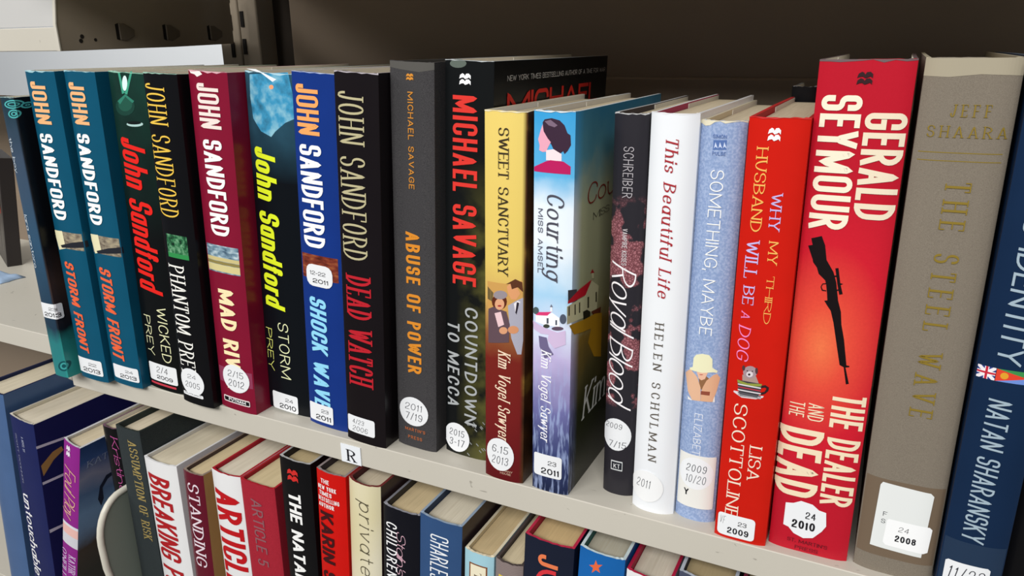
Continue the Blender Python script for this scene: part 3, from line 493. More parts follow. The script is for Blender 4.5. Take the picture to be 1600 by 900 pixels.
   ('P','S',[(0,233.68),(3.78,233.68),(7.56,233.68),(11.33,233.68),(15.11,233.68),(18.89,233.68),(22.67,233.68),(26.44,233.68),(30.22,233.68),(34,233.68),(34,233.27),(30.22,233.36),(26.44,233.5),(22.67,233.13),(18.89,233.52),(15.11,233.2),(11.33,233.53),(7.56,233.37),(3.78,233.49),(0,233.46)],'#b9c6e6','worn_edge'),
  ]),
 dict(name='hardcover_book', label='black hardcover with tall thin tan author name and dark red title',
  x=-0.5, y=1.0, z=1.60, lean=3.00, th=30.5, h=234.4, d=158, b=1.6, n=3, mat='blackbrown', rim='#b9b2b8', inner='#d8d2c4', page='#d8cdb4', front=None, deco=[
   ('T','S','JOHN SANDFORD',(2.88,21.21,223.73,125.05),'s','#b8b08a','author_lettering'),
   ('T','S','DEAD WATCH',(4.19,22.98,114.64,41.84),'s2','#b8202c','title_lettering'),
   ('K','S',[(23.22,16.88),(23.02,17.63),(22.47,18.18),(21.72,18.38),(2.67,18.38),(1.92,18.18),(1.37,17.63),(1.17,16.88),(1.17,7.71),(1.37,6.96),(1.92,6.41),(2.67,6.21),(21.72,6.21),(22.47,6.41),(23.02,6.96),(23.22,7.71)],'sticker',[('4/23',(5.58,14.84,12.9,16.19),'hand','ink'),('2006',(5.58,17.71,7.67,11.32),'hand','ink')]),
   ('P','S',[(0,234.38),(3.39,234.38),(6.78,234.38),(10.17,234.38),(13.56,234.38),(16.94,234.38),(20.33,234.38),(23.72,234.38),(27.11,234.38),(30.5,234.38),(30.5,233.58),(27.11,233.76),(23.72,234.15),(20.33,233.67),(16.94,234.19),(13.56,234.09),(10.17,233.71),(6.78,233.91),(3.39,234.23),(0,233.56)],'#b9b2b8','worn_edge'),
  ]),
 dict(name='hardcover_book', label='charcoal cloth hardcover with small orange lettering and no jacket',
  x=33.2, y=11.0, z=1.21, lean=2.40, th=29, h=239.8, d=158, b=1.6, n=4, mat='clothgrey', rim='#4a494a', inner='#3a3a3c', page='#d8cdb4', front=None, deco=[
   ('T','S','MICHAEL SAVAGE',(12.55,16.26,223.81,169.38),'sans','#d08a34','author_lettering'),
   ('T','S','ABUSE OF POWER',(9.54,19.47,143.81,52.87),'mb','#d98a2c','title_lettering'),
   ('K','S',[(23.98,25.88),(23.71,28.12),(22.9,30.25),(21.6,32.16),(19.87,33.75),(17.81,34.95),(15.5,35.7),(13.07,35.95),(10.65,35.7),(8.34,34.95),(6.28,33.75),(4.55,32.16),(3.25,30.25),(2.44,28.12),(2.17,25.88),(2.44,23.63),(3.25,21.5),(4.55,19.59),(6.28,18),(8.34,16.8),(10.65,16.05),(13.07,15.8),(15.5,16.05),(17.81,16.8),(19.87,18),(21.6,19.59),(22.9,21.5),(23.71,23.63)],'sticker',[('2011',(6.97,19.62,26.88,31.52),'hand','pen'),('7/19',(6.97,19.62,19.83,24.87),'hand','pen')]),
   ('T','H',"MARTIN'S",(6.58,21.58,11.59,13.89),'sans','#b8663a','publisher_lettering'),
   ('T','H','PRESS',(8.74,19.24,5.98,8.28),'sans','#b8663a','publisher_lettering'),
   ('M','S',(11.83,229.93,16.51,233.56),'#d08a34'),
   ('P','S',[(0,239.7),(0,236.4),(9,235.4),(20,234.5),(29,236),(29,239.7)],'#55534f','worn_edge'),
  ]),
 dict(name='hardcover_book', label='black hardcover with red author name and silver title over a dark camouflage pattern',
  x=66.7, y=15.8, z=1.20, lean=2.30, th=30, h=240.3, d=176, b=1.8, n=3, mat='countd', rim='#b9bfc1', inner='#d8d2c4', page='#d8cdb4', front=None, deco=[
   ('T','S','MICHAEL SAVAGE',(5.63,21.41,221.94,113.88),'cbo','#d8362e','author_lettering'),
   ('T','S','COUNTDOWN',(14.3,22.86,100.7,23.23),'sans2','#a9adae','title_lettering'),
   ('T','S','TO MECCA',(1.63,10.59,89.28,33),'sans2','#a9adae','title_lettering'),
   ('K','S',[(18.07,11.81),(17.83,14.05),(17.14,16.17),(16.02,18.08),(14.53,19.68),(12.74,20.87),(10.75,21.62),(8.66,21.87),(6.57,21.62),(4.58,20.87),(2.79,19.68),(1.3,18.08),(0.18,16.17),(-0.51,14.05),(-0.75,11.81),(-0.51,9.57),(0.18,7.45),(1.3,5.54),(2.79,3.94),(4.58,2.75),(6.57,2),(8.66,1.75),(10.75,2),(12.74,2.75),(14.53,3.94),(16.02,5.54),(17.14,7.45),(17.83,9.57)],'sticker',[('2015',(3.39,14.31,12.82,17.44),'hand','pen'),('3-17',(3.39,14.31,5.77,10.8),'hand','pen')]),
   ('M','S',(9.85,227.58,16.96,233.57),'#f2f2f2'),
   ('P','S',[(14.18,238.7),(13.8,237.81),(12.7,237.02),(11.02,236.44),(9,236.18),(6.93,236.26),(5.1,236.68),(3.84,237.38),(3.39,238.25),(3.84,239.15),(5.1,239.96),(6.92,240.53),(8.99,240.79),(11,240.69),(12.68,240.26),(13.79,239.56)],'#5c665e','spine_picture'),
   ('T','F','NEW YORK TIMES BESTSELLING AUTHOR OF A TIME FOR WAR',(15.01,171.55,229.53,232.57),'cs','#b9b9b6','cover_lettering'),
   ('T','F','MICHAEL',(15.25,158.23,209.58,223.39),'cb','#c8281f','cover_lettering'),
   ('P','S',[(16.4,23.9),(16.9,24.3),(18.45,22.92),(18.05,22.45)],'#8f9292','spine_dash'),
   ('P','S',[(19.01,23.26),(19.5,23.66),(21.03,22.25),(20.63,21.79)],'#8f9292','spine_dash'),
   ('P','S',[(13.64,15.48),(14.15,15.89),(15.73,14.51),(15.32,14.04)],'#8f9292','spine_dash'),
   ('P','S',[(27.22,8.48),(27.66,8.82),(29.02,7.19),(28.68,6.79)],'#8f9292','spine_dash'),
   ('P','S',[(24.79,22.89),(25.24,23.25),(26.65,21.71),(26.29,21.3)],'#8f9292','spine_dash'),
   ('P','S',[(21.29,20.73),(21.77,21.11),(23.25,19.66),(22.87,19.21)],'#8f9292','spine_dash'),
   ('P','S',[(15.35,23.54),(15.86,23.95),(17.42,22.57),(17.01,22.1)],'#8f9292','spine_dash'),
   ('P','S',[(16.2,2.49),(16.7,2.91),(18.28,1.52),(17.87,1.03)],'#8f9292','spine_dash'),
   ('P','S',[(25.92,8.09),(26.37,8.45),(27.76,6.86),(27.41,6.44)],'#8f9292','spine_dash'),
   ('P','S',[(25.3,23.72),(25.75,24.07),(27.15,22.52),(26.79,22.11)],'#8f9292','spine_dash'),
   ('P','S',[(17.72,10.77),(18.21,11.18),(19.77,9.78),(19.37,9.31)],'#8f9292','spine_dash'),
   ('P','S',[(24.48,6.56),(24.94,6.93),(26.37,5.38),(26.01,4.95)],'#8f9292','spine_dash'),
   ('P','S',[(26.44,26.62),(26.87,26.96),(28.24,25.39),(27.89,24.98)],'#8f9292','spine_dash'),
   ('P','S',[(22.49,10.85),(22.96,11.23),(24.43,9.75),(24.05,9.3)],'#8f9292','spine_dash'),
   ('P','S',[(20.78,23.12),(21.26,23.51),(22.75,22.07),(22.37,21.62)],'#8f9292','spine_dash'),
   ('P','S',[(20.24,25.24),(20.72,25.63),(22.22,24.2),(21.84,23.75)],'#8f9292','spine_dash'),
   ('P','S',[(0,240.28),(3.33,240.28),(6.67,240.28),(10,240.28),(13.33,240.28),(16.67,240.28),(20,240.28),(23.33,240.28),(26.67,240.28),(30,240.28),(30,240.09),(26.67,240.07),(23.33,239.69),(20,240.03),(16.67,240.05),(13.33,240.14),(10,240.14),(6.67,239.85),(3.33,240.08),(0,239.84)],'#b9bfc1','worn_edge'),
  ]),
 dict(name='hardcover_book', label='yellow to maroon hardcover with a couple pictured on its spine',
  x=102.9, y=2.0, z=0.52, lean=1.20, th=25, h=216.0, d=138, b=2, n=2.6, mat='sweet', rim='#e8dfc0', inner='#d9d6d0', page='#d8cdb4', front=None, deco=[
   ('T','S','SWEET SANCTUARY',(9.08,15.23,207.57,128.36),'s','#3a3020','title_lettering'),
   ('T','S','Kim Vogel Sawyer',(9.47,17.18,83.09,26.98),'si','#efd7bc','author_lettering'),
   ('P','S',[(1.78,123.18),(13.62,123.61),(23.47,126.4),(23.68,109.19),(1.74,105.53)],'#c99a55','spine_picture'),
   ('P','S',[(1.93,120.01),(6.05,117.14),(5.37,111.73),(1.91,112.68)],'#6a5a38','spine_picture'),
   ('P','S',[(15.22,111.15),(20.12,114.69),(23.75,116.71),(24.05,91.54),(23.2,83.07),(21.01,82.87),(17.47,92.02),(16.21,100.15)],'#a7a6b4','spine_picture'),
   ('P','S',[(18.73,112.8),(20.95,114.78),(22.31,114.31),(19.93,106.54)],'#e6e2e6','spine_picture'),
   ('P','S',[(20.41,113.97),(21.78,113.4),(20.32,106.46),(19.63,107.67)],'#2a2430','spine_picture'),
   ('P','S',[(14.54,122.03),(16.61,124.32),(20.6,122.2),(22.25,118.91),(20.12,115.27),(17.27,115.22),(15.47,118.14)],'#d99a6a','spine_picture'),
   ('P','S',[(13.92,123.37),(19.44,127.04),(23.22,125.53),(23.71,119.86),(20.87,122.51),(17.51,121),(16.72,124.05)],'#5a3320','spine_picture'),
   ('P','S',[(14.66,113.39),(14.32,111.51),(13.32,109.79),(11.8,108.5),(9.98,107.82),(8.11,107.84),(6.48,108.56),(5.36,109.89),(4.96,111.64),(5.36,113.57),(6.47,115.36),(8.09,116.7),(9.95,117.39),(11.76,117.32),(13.28,116.53),(14.3,115.15)],'#5c2a18','spine_picture'),
   ('P','S',[(2.5,106.92),(6.06,108.94),(14.33,107.5),(16.5,100.19),(15.99,89.38),(2.46,86.41)],'#5f4a52','spine_picture'),
   ('P','S',[(13.08,111.68),(12.86,110.35),(12.22,109.14),(11.26,108.24),(10.11,107.78),(8.94,107.83),(7.93,108.37),(7.24,109.35),(7,110.6),(7.24,111.95),(7.92,113.18),(8.92,114.1),(10.08,114.56),(11.23,114.5),(12.2,113.92),(12.85,112.93)],'#dca27c','spine_picture'),
   ('P','S',[(14.87,117.36),(14.56,116.34),(13.64,115.37),(12.25,114.59),(10.59,114.12),(8.89,114.03),(7.42,114.31),(6.41,114.95),(6.05,115.86),(6.41,116.91),(7.41,117.93),(8.88,118.75),(10.57,119.22),(12.22,119.29),(13.62,118.96),(14.54,118.28)],'#948a90','spine_picture'),
   ('P','S',[(11.35,110.4),(11.26,110.18),(10.99,109.97),(10.58,109.78),(10.1,109.66),(9.62,109.61),(9.2,109.65),(8.92,109.77),(8.83,109.96),(8.92,110.18),(9.2,110.4),(9.61,110.59),(10.1,110.71),(10.58,110.75),(10.98,110.71),(11.26,110.59)],'#a03030','spine_picture'),
   ('P','S',[(6.87,105.27),(10.93,106.92),(13.02,99.61),(9.38,97.45)],'#e6c4c8','spine_picture'),
   ('P','S',[(15.14,96.41),(14.95,95.56),(14.4,94.76),(13.56,94.15),(12.56,93.8),(11.55,93.78),(10.69,94.08),(10.1,94.67),(9.9,95.45),(10.1,96.32),(10.67,97.12),(11.53,97.75),(12.53,98.09),(13.53,98.11),(14.38,97.79),(14.94,97.2)],'#d59a74','spine_picture'),
   ('P','S',[(21.68,97.78),(21.46,96.85),(20.81,96.01),(19.82,95.38),(18.61,95.05),(17.38,95.05),(16.31,95.4),(15.58,96.05),(15.32,96.92),(15.57,97.87),(16.28,98.76),(17.34,99.43),(18.57,99.79),(19.77,99.76),(20.78,99.36),(21.44,98.66)],'#cf8f66','spine_picture'),
   ('K','S',[(19.81,16.86),(19.58,19.25),(18.9,21.52),(17.8,23.56),(16.34,25.26),(14.59,26.54),(12.64,27.34),(10.58,27.61),(8.53,27.34),(6.58,26.54),(4.83,25.26),(3.37,23.56),(2.27,21.52),(1.59,19.25),(1.36,16.86),(1.59,14.46),(2.27,12.19),(3.37,10.15),(4.83,8.45),(6.58,7.17),(8.53,6.37),(10.58,6.1),(12.64,6.37),(14.59,7.17),(16.34,8.45),(17.8,10.15),(18.9,12.19),(19.58,14.46)],'sticker',[('6.15',(5.42,16.12,17.93,22.88),'hand','pen'),('2013',(5.42,16.12,10.4,15.78),'hand','pen')]),
   ('T','H','BETHANY',(9.02,19.02,6.02,7.32),'num','#d8b8a0','publisher_lettering'),
   ('T','H','HOUSE',(10.95,17.95,4.18,5.48),'num','#d8b8a0','publisher_lettering'),
   ('P','S',[(0,215.98),(2.78,215.98),(5.56,215.98),(8.33,215.98),(11.11,215.98),(13.89,215.98),(16.67,215.98),(19.44,215.98),(22.22,215.98),(25,215.98),(25,215.71),(22.22,215.65),(19.44,215.2),(16.67,215.63),(13.89,215.56),(11.11,215.29),(8.33,215.8),(5.56,215.81),(2.78,215.25),(0,215.34)],'#e8dfc0','worn_edge'),
  ]),
 dict(name='hardcover_book', label='sky-blue to violet hardcover with a dark-haired woman and a small church pictured',
  x=134.2, y=2.0, z=0.16, lean=0.40, th=22.5, h=216.8, d=150, b=1.4, n=2.6, mat='court', rim='#dfe6e8', inner='#cfcac0', page='#d8cdb4', front=None, deco=[
   ('P','S',[(5.21,211.03),(6.34,212.55),(10.19,213.29),(14.48,212.38),(17.1,210.05),(18.68,206.22),(20.17,205.29),(20.51,200.41),(18.84,197.41),(17.35,195.87),(16.55,197.32),(14.74,195.74),(12.05,196.59),(10.37,199.97),(8.41,202.83),(5.84,206.15)],'#3a2638','spine_picture'),
   ('P','S',[(6.35,211.57),(9.66,212.44),(13.46,209.92),(11.87,208.88),(8.6,209.72)],'#7a6478','spine_picture'),
   ('P','S',[(5.22,210.05),(4.08,207.03),(2.61,202.48),(3.55,199.55),(3.27,197.03),(5.35,196.28),(7.36,196.56),(8.45,198.87),(9.91,201.43),(8.12,203.31),(5.83,206.64)],'#e6a4b8','spine_picture'),
   ('P','S',[(7.35,197.31),(11.48,198.05),(15.8,195.8),(15.85,192.32),(7.4,192.31)],'#f0dce0','spine_picture'),
   ('P','S',[(0.17,188.38),(7.41,191.8),(9.91,192.47),(16.9,192.12),(20.57,189.78),(20.55,185.77),(11.1,185.9),(0.18,186.08)],'#b81c5c','spine_picture'),
   ('T','S','Courting',(8.16,17.75,175.06,129.09),'si','#4c4c58','title_lettering'),
   ('T','S','MISS AMSEL',(2.89,5.96,167.13,132.17),'sans','#5a5c6c','title_lettering'),
   ('T','S','Kim Vogel Sawyer',(5.56,11.74,87.96,32.13),'si','#f0f0f4','author_lettering'),
   ('P','S',[(1.68,108.18),(9.77,109.75),(11.8,110.92),(16.13,108.43),(16.21,103.31),(6.84,103.22),(1.71,103.85)],'#f4f4f8','spine_picture'),
   ('P','S',[(2.01,109.58),(11.39,111.31),(9.07,108.78),(1.82,107.7)],'#d83c74','spine_picture'),
   ('P','S',[(8.61,107.27),(9.8,107.47),(9.83,104.32),(8.65,104.12)],'#4a505c','spine_picture'),
   ('P','S',[(13.77,106.96),(14.74,107.1),(14.78,104.25),(13.81,104.1)],'#4a505c','spine_picture'),
   ('P','S',[(10.77,114.17),(11.76,114.32),(12.09,111.42),(10.63,111.2)],'#e8eaf0','spine_picture'),
   ('P','S',[(10.48,113.84),(11.28,115.66),(12.23,114.1)],'#6c7080','spine_picture'),
   ('P','S',[(10.44,102.98),(10.3,102.52),(9.9,102.08),(9.29,101.72),(8.56,101.51),(7.82,101.46),(7.19,101.6),(6.76,101.89),(6.61,102.3),(6.75,102.77),(7.17,103.23),(7.8,103.59),(8.53,103.81),(9.26,103.85),(9.88,103.7),(10.29,103.4)],'#3c4238','spine_picture'),
   ('P','S',[(19.88,108.28),(19.77,107.19),(19.39,106.23),(18.81,105.55),(18.11,105.26),(17.4,105.39),(16.78,105.93),(16.36,106.8),(16.19,107.87),(16.32,108.97),(16.71,109.94),(17.31,110.63),(18.02,110.93),(18.72,110.79),(19.32,110.23),(19.73,109.35)],'#4c5466','spine_picture'),
   ('P','S',[(3.77,110.77),(3.63,109.95),(3.21,109.19),(2.58,108.61),(1.82,108.27),(1.04,108.24),(0.36,108.52),(-0.08,109.09),(-0.22,109.86),(-0.09,110.68),(0.35,111.45),(1.01,112.06),(1.79,112.4),(2.55,112.42),(3.19,112.11),(3.62,111.53)],'#4c5a5c','spine_picture'),
   ('P','S',[(18.43,102.73),(18.19,102.26),(17.48,101.8),(16.41,101.42),(15.11,101.14),(13.8,101.03),(12.67,101.1),(11.9,101.35),(11.63,101.74),(11.89,102.23),(12.65,102.72),(13.77,103.15),(15.08,103.44),(16.37,103.53),(17.45,103.42),(18.17,103.13)],'#5c4a5c','spine_picture'),
   ('P','S',[(-0.02,103.99),(7.47,101.6),(15.13,100),(19.52,101.7),(19.77,93.66),(13.54,90.46),(9.35,94.39),(9.91,97.98),(5.03,97.63),(0.36,99.42)],'#cdb8d8','spine_picture'),
   ('P','S',[(3.76,96.17),(8.74,96.03),(9.99,91),(13,86.84),(7.65,83.46),(4.45,89.87)],'#6c6488','spine_picture'),
   ('K','S',[(18.86,22.52),(18.66,23.27),(18.11,23.82),(17.36,24.02),(2.83,24.02),(2.08,23.82),(1.53,23.27),(1.33,22.52),(1.33,11.19),(1.53,10.44),(2.08,9.89),(2.83,9.69),(17.36,9.69),(18.11,9.89),(18.66,10.44),(18.86,11.19)],'sticker',[('23',(10.45,15.7,17.57,20.44),'num','ink'),('2011',(6.24,17.46,11.41,15.42),'numb','ink')]),
   ('P','F',[(-6.36,126.56),(6.3,123.4),(7.45,116),(-6.03,119.62)],'#4c4a50','cover_picture'),
   ('P','F',[(-7.3,117.81),(18.5,116.07),(28.83,121.91),(40.61,115.47),(38.47,102.15),(17.85,103.43),(-6.83,107.67)],'#d6d2a6','cover_picture'),
   ('P','F',[(-6.34,120.26),(9.24,122.25),(28.46,122.6),(19.7,116.17),(-0.45,118),(-6.28,119.03)],'#d02030','cover_picture'),
   ('P','F',[(27.46,127.41),(31.58,126.88),(31.94,122.39),(29.04,123.19)],'#d6d2a6','cover_picture'),
   ('P','F',[(26.11,126.91),(29.23,128.67),(32.49,125.46)],'#b02028','cover_picture'),
   ('P','F',[(-5.24,117.16),(-3.58,116.97),(-3.32,111.59),(-4.98,111.8)],'#4a4630','cover_picture'),
   ('P','F',[(3.18,115.63),(4.9,115.44),(5.25,109.36),(3.52,109.58)],'#4a4630','cover_picture'),
   ('P','F',[(9.7,114.74),(11.46,114.53),(11.85,108.37),(10.07,108.6)],'#4a4630','cover_picture'),
   ('P','F',[(22.45,114.01),(24.94,113.6),(25.44,106.95),(22.93,107.39)],'#4a4630','cover_picture'),
   ('P','F',[(35.27,113.12),(37.56,112.8),(38.09,106.6),(35.78,106.95)],'#4a4630','cover_picture'),
   ('P','F',[(16.07,107.53),(22.2,106.74),(27.88,103.72),(27.35,100.29),(17.2,101.88)],'#2c2a1c','cover_picture'),
   ('P','F',[(28.69,103.46),(45.22,101.24),(44.7,97.68),(33.81,99.38)],'#6a3420','cover_picture'),
   ('P','F',[(-4.01,106.15),(17.93,102.22),(35.38,100.09),(47.33,96.84),(48.21,68.44),(35.94,73.14),(25.27,85.84),(29.5,92.9),(13.82,95.95),(3.42,98.43)],'#b98a1e','cover_picture'),
   ('T','F','Courting',(18.46,113.46,166.62,178.04),'si','#8c2a20','cover_lettering'),
   ('T','F','MISS AMSEL',(27.84,97.84,157.06,161.04),'s','#2c2a20','cover_lettering'),
   ('T','F','Kim Vogel',(20.39,130.39,39.33,59.21),'si','#e8e8e0','cover_lettering'),
   ('P','S',[(0,216.78),(2.5,216.78),(5,216.78),(7.5,216.78),(10,216.78),(12.5,216.78),(15,216.78),(17.5,216.78),(20,216.78),(22.5,216.78),(22.5,216.57),(20,216.6),(17.5,216.22),(15,216.02),(12.5,216.6),(10,216.01),(7.5,216.08),(5,216.34),(2.5,216.47),(0,216.63)],'#dfe6e8','worn_edge'),
  ]),
 dict(name='paperback_book', label='slim black book with dusty-rose lace pattern and white script title',
  x=172.5, y=18.0, z=0.03, lean=0.10, th=18, h=215.5, d=140, b=3, n=2.6, mat='lace', rim='#bdbdbd', inner='#3c3436', page='#d8cdb4', front=None, deco=[
   ('T','S','SCHREIBER',(6.19,11.58,199.19,173.38),'lt','#b9b4b8','author_lettering'),
   ('T','S','VAMPIRE KISSES 6',(7.11,9.87,157.32,135.29),'num','#d0c8ca','title_lettering'),
   ('T','S','Royal Blood',(1.61,15.23,137.32,58.18),'scr','#f2eef0','title_lettering'),
   ('K','S',[(16.19,38.48),(15.98,40.71),(15.35,42.83),(14.33,44.72),(12.99,46.31),(11.37,47.5),(9.57,48.24),(7.68,48.49),(5.79,48.24),(3.99,47.5),(2.37,46.31),(1.03,44.72),(0.01,42.83),(-0.62,40.71),(-0.83,38.48),(-0.62,36.26),(0.01,34.14),(1.03,32.25),(2.37,30.66),(3.99,29.47),(5.79,28.73),(7.68,28.48),(9.57,28.73),(11.37,29.47),(12.99,30.66),(14.33,32.25),(15.35,34.14),(15.98,36.26)],'sticker',[('2009',(1.21,11.08,42.09,45.49),'hand','pen'),('7/15',(3.43,13.64,30.48,34.48),'hand','pen')]),
   ('K','S',[(12.17,21.72),(12.13,21.87),(12.02,21.98),(11.87,22.02),(5.6,22.02),(5.45,21.98),(5.34,21.87),(5.3,21.72),(5.3,16.25),(5.34,16.1),(5.45,15.99),(5.6,15.95),(11.87,15.95),(12.02,15.99),(12.13,16.1),(12.17,16.25)],'#c9cccc',[]),
   ('K','S',[(11.81,21.07),(11.78,21.17),(11.71,21.24),(11.61,21.27),(5.91,21.27),(5.81,21.24),(5.74,21.17),(5.71,21.07),(5.71,16.9),(5.74,16.8),(5.81,16.73),(5.91,16.7),(11.61,16.7),(11.71,16.73),(11.78,16.8),(11.81,16.9)],'#22242a',[('KT',(6.94,10.74,17.38,20.18),'num','#d4d6d6')]),
   ('P','S',[(0,215.48),(2,215.48),(4,215.48),(6,215.48),(8,215.48),(10,215.48),(12,215.48),(14,215.48),(16,215.48),(18,215.48),(18,215.35),(16,214.69),(14,215.28),(12,214.95),(10,215.27),(8,214.84),(6,215.04),(4,215.25),(2,215.31),(0,214.94)],'#bdbdbd','worn_edge'),
  ]),
 dict(name='hardcover_book', label='white hardcover with red italic title and widely spaced black author name',
  x=192.7, y=10.5, z=0.12, lean=0.30, th=23.5, h=216.9, d=142, b=4.2, n=2.6, mat='white', rim='#e6e6e6', inner='#a83a5a', page='#d8cdb4', front=None, deco=[
   ('T','S','This Beautiful Life',(8.87,15.1,205.47,125.58),'si2','#a52c34','title_lettering'),
   ('T','S','HELEN SCHULMAN',(8.57,13.23,111.82,31.96),'sw','#5c554c','author_lettering'),
   ('K','S',[(18.05,15.68),(17.81,17.8),(17.11,19.82),(15.99,21.63),(14.49,23.15),(12.69,24.28),(10.69,24.99),(8.59,25.23),(6.48,24.99),(4.48,24.28),(2.68,23.15),(1.18,21.63),(0.06,19.82),(-0.64,17.8),(-0.88,15.68),(-0.64,13.55),(0.06,11.53),(1.18,9.72),(2.68,8.2),(4.48,7.07),(6.48,6.36),(8.58,6.12),(10.69,6.36),(12.69,7.07),(14.49,8.2),(15.99,9.72),(17.11,11.53),(17.81,13.55)],'#eceded',[('2011',(2.91,10.86,14.72,19.88),'hand','pen')]),
   ('P','S',[(0,216.88),(2.61,216.88),(5.22,216.88),(7.83,216.88),(10.44,216.88),(13.06,216.88),(15.67,216.88),(18.28,216.88),(20.89,216.88),(23.5,216.88),(23.5,216.74),(20.89,216.68),(18.28,216.47),(15.67,216.21),(13.06,216.43),(10.44,216.66),(7.83,216.14),(5.22,216.69),(2.61,216.75),(0,216.66)],'#e6e6e6','worn_edge'),
  ]),
 dict(name='hardcover_book', label='pale blue worn hardcover with a woman in a cream hat on its spine',
  x=216.6, y=13.0, z=0.08, lean=0.20, th=21.5, h=213.9, d=142, b=4, n=2.6, mat='palebl', rim='#ddd6bc', inner='#cfc6a8', page='#d8cdb4', front=None, deco=[
   ('T','S','SOMETHING, MAYBE',(6.84,13.2,191.18,108.21),'lt','#eef0ee','title_lettering'),
   ('T','S','ELIZABETH',(7.75,12.03,64.3,36.31),'lt','#e4e8ee','author_lettering'),
   ('T','H','SIMON',(6.69,13.09,205.98,207.68),'num','#5470a8','publisher_mark'),
   ('P','S',[(7.03,204.91),(13.2,205.22),(13.26,200.82),(7.06,200.48)],'#5470a8','publisher_mark'),
   ('T','H','PULSE',(6.84,13.24,198.04,199.74),'num','#5470a8','publisher_mark'),
   ('P','S',[(7.48,201.1),(8.01,204.09),(9.28,201.21),(8.17,202.04)],'#c9d4ea','publisher_mark'),
   ('P','S',[(9.57,201.23),(10.09,204.2),(11.33,201.32),(10.24,202.15)],'#c9d4ea','publisher_mark'),
   ('P','S',[(11.62,201.34),(12.12,204.3),(13.35,201.41),(12.28,202.25)],'#c9d4ea','publisher_mark'),
   ('P','S',[(8.1,85.64),(12.23,86),(14.9,84.02),(11.11,77.17),(9.21,79.18)],'#8c6444','spine_picture'),
   ('P','S',[(0.72,84.82),(3.43,88.01),(6.5,85.7),(7.59,84.56),(9.65,79.27),(10.18,71.64),(5.64,71.15),(2.94,75.21)],'#dcb090','spine_picture'),
   ('P','S',[(10.92,80.02),(12.4,83.65),(15.5,87.17),(17.25,87.97),(18.84,85.58),(17.7,78.45),(16.13,72.13),(10.26,71.66),(10.03,76.94)],'#d6a684','spine_picture'),
   ('P','S',[(7.06,87.53),(12.73,88.08),(11.56,84.45),(9.81,83.34),(8.2,84.23)],'#e2b498','spine_picture'),
   ('P','S',[(4.91,94.73),(6.18,96.76),(9.23,97.94),(12.68,97.85),(14.49,95.77),(14.82,91.11),(17.41,89.63),(17.02,88.44),(15.4,88.72),(9.95,87.56),(7.29,87.58),(3.21,87.54),(3.13,88.61),(4.71,89.44)],'#e4e2bc','spine_picture'),
   ('P','S',[(10,77.42),(14.59,77.77),(14.45,75.58),(10.01,75.39)],'#8c4a38','spine_picture'),
   ('P','S',[(10.46,86.62),(10.39,86.51),(10.19,86.4),(9.89,86.28),(9.52,86.19),(9.16,86.13),(8.84,86.12),(8.63,86.15),(8.55,86.22),(8.62,86.33),(8.82,86.45),(9.13,86.57),(9.49,86.66),(9.86,86.72),(10.17,86.73),(10.38,86.69)],'#b0524c','spine_picture'),
   ('P','S',[(3.03,72.56),(5.64,71.15),(5.65,70.91),(3.27,70.7)],'#e6e4e0','spine_picture'),
   ('P','S',[(16.43,73.6),(16.91,75.56),(17.25,72.18),(16.22,72.04)],'#e6e4e0','spine_picture'),
   ('K','S',[(20.3,39.54),(20.23,39.79),(20.05,39.97),(19.8,40.04),(1.37,40.04),(1.12,39.97),(0.94,39.79),(0.87,39.54),(0.87,8.63),(0.94,8.38),(1.12,8.2),(1.37,8.13),(19.8,8.13),(20.05,8.2),(20.23,8.38),(20.3,8.63)],'#e3e2dc',[('Y',(4.76,7.48,15.15,18.98),'numb','ink')]),
   ('K','S',[(19.7,29.05),(19.47,31.18),(18.79,33.2),(17.7,35.02),(16.25,36.53),(14.51,37.67),(12.57,38.38),(10.53,38.62),(8.48,38.38),(6.54,37.67),(4.8,36.53),(3.35,35.02),(2.26,33.2),(1.58,31.18),(1.35,29.05),(1.58,26.92),(2.26,24.9),(3.35,23.08),(4.8,21.57),(6.54,20.43),(8.48,19.72),(10.52,19.48),(12.57,19.72),(14.51,20.43),(16.25,21.57),(17.7,23.08),(18.79,24.9),(19.47,26.92)],'sticker',[('2009',(5.39,16.03,30.01,34.41),'hand','pen'),('10/20',(5.39,16.03,23.31,28.09),'hand','pen')]),
   ('P','S',[(0,213.88),(2.39,213.88),(4.78,213.88),(7.17,213.88),(9.56,213.88),(11.94,213.88),(14.33,213.88),(16.72,213.88),(19.11,213.88),(21.5,213.88),(21.5,213.04),(19.11,213.72),(16.72,213.59),(14.33,213.22),(11.94,212.69),(9.56,213.65),(7.17,213.24),(4.78,211.59),(2.39,211.23),(0,212.42)],'#ddd6bc','worn_edge'),
  ]),
 dict(name='hardcover_book', label='bright red hardcover with pastel serif title and a puppy in a striped teacup',
  x=240.4, y=3.0, z=0.05, lean=0.10, th=26, h=216.8, d=142, b=1.8, n=4, mat='brightred', rim='#c83030', inner='#a81c24', page='#d8cdb4', front=None, deco=[
   ('T','S','WHY',(12.79,17.68,183.51,166.6),'s','#c4b4e4','title_lettering'),
   ('T','S','MY',(13.7,18.06,161.41,150.66),'s','#efb45c','title_lettering'),
   ('T','S','THIRD',(14.33,17.61,144.98,121.45),'s','#efb45c','title_lettering'),
   ('T','S','HUSBAND',(4.6,9.68,203.58,165.22),'s','#efb45c','title_lettering'),
   ('T','S','WILL',(3.69,9.64,160.86,142.82),'s','#c4b4e4','title_lettering'),
   ('T','S','BE',(4.06,9.3,138.83,129.81),'s','#c4b4e4','title_lettering'),
   ('T','S','A',(4.22,8.43,126.05,122.59),'si','#ee86c0','title_lettering'),
   ('T','S','DOG',(3.6,9.33,118.74,101.31),'si','#ee86c0','title_lettering'),
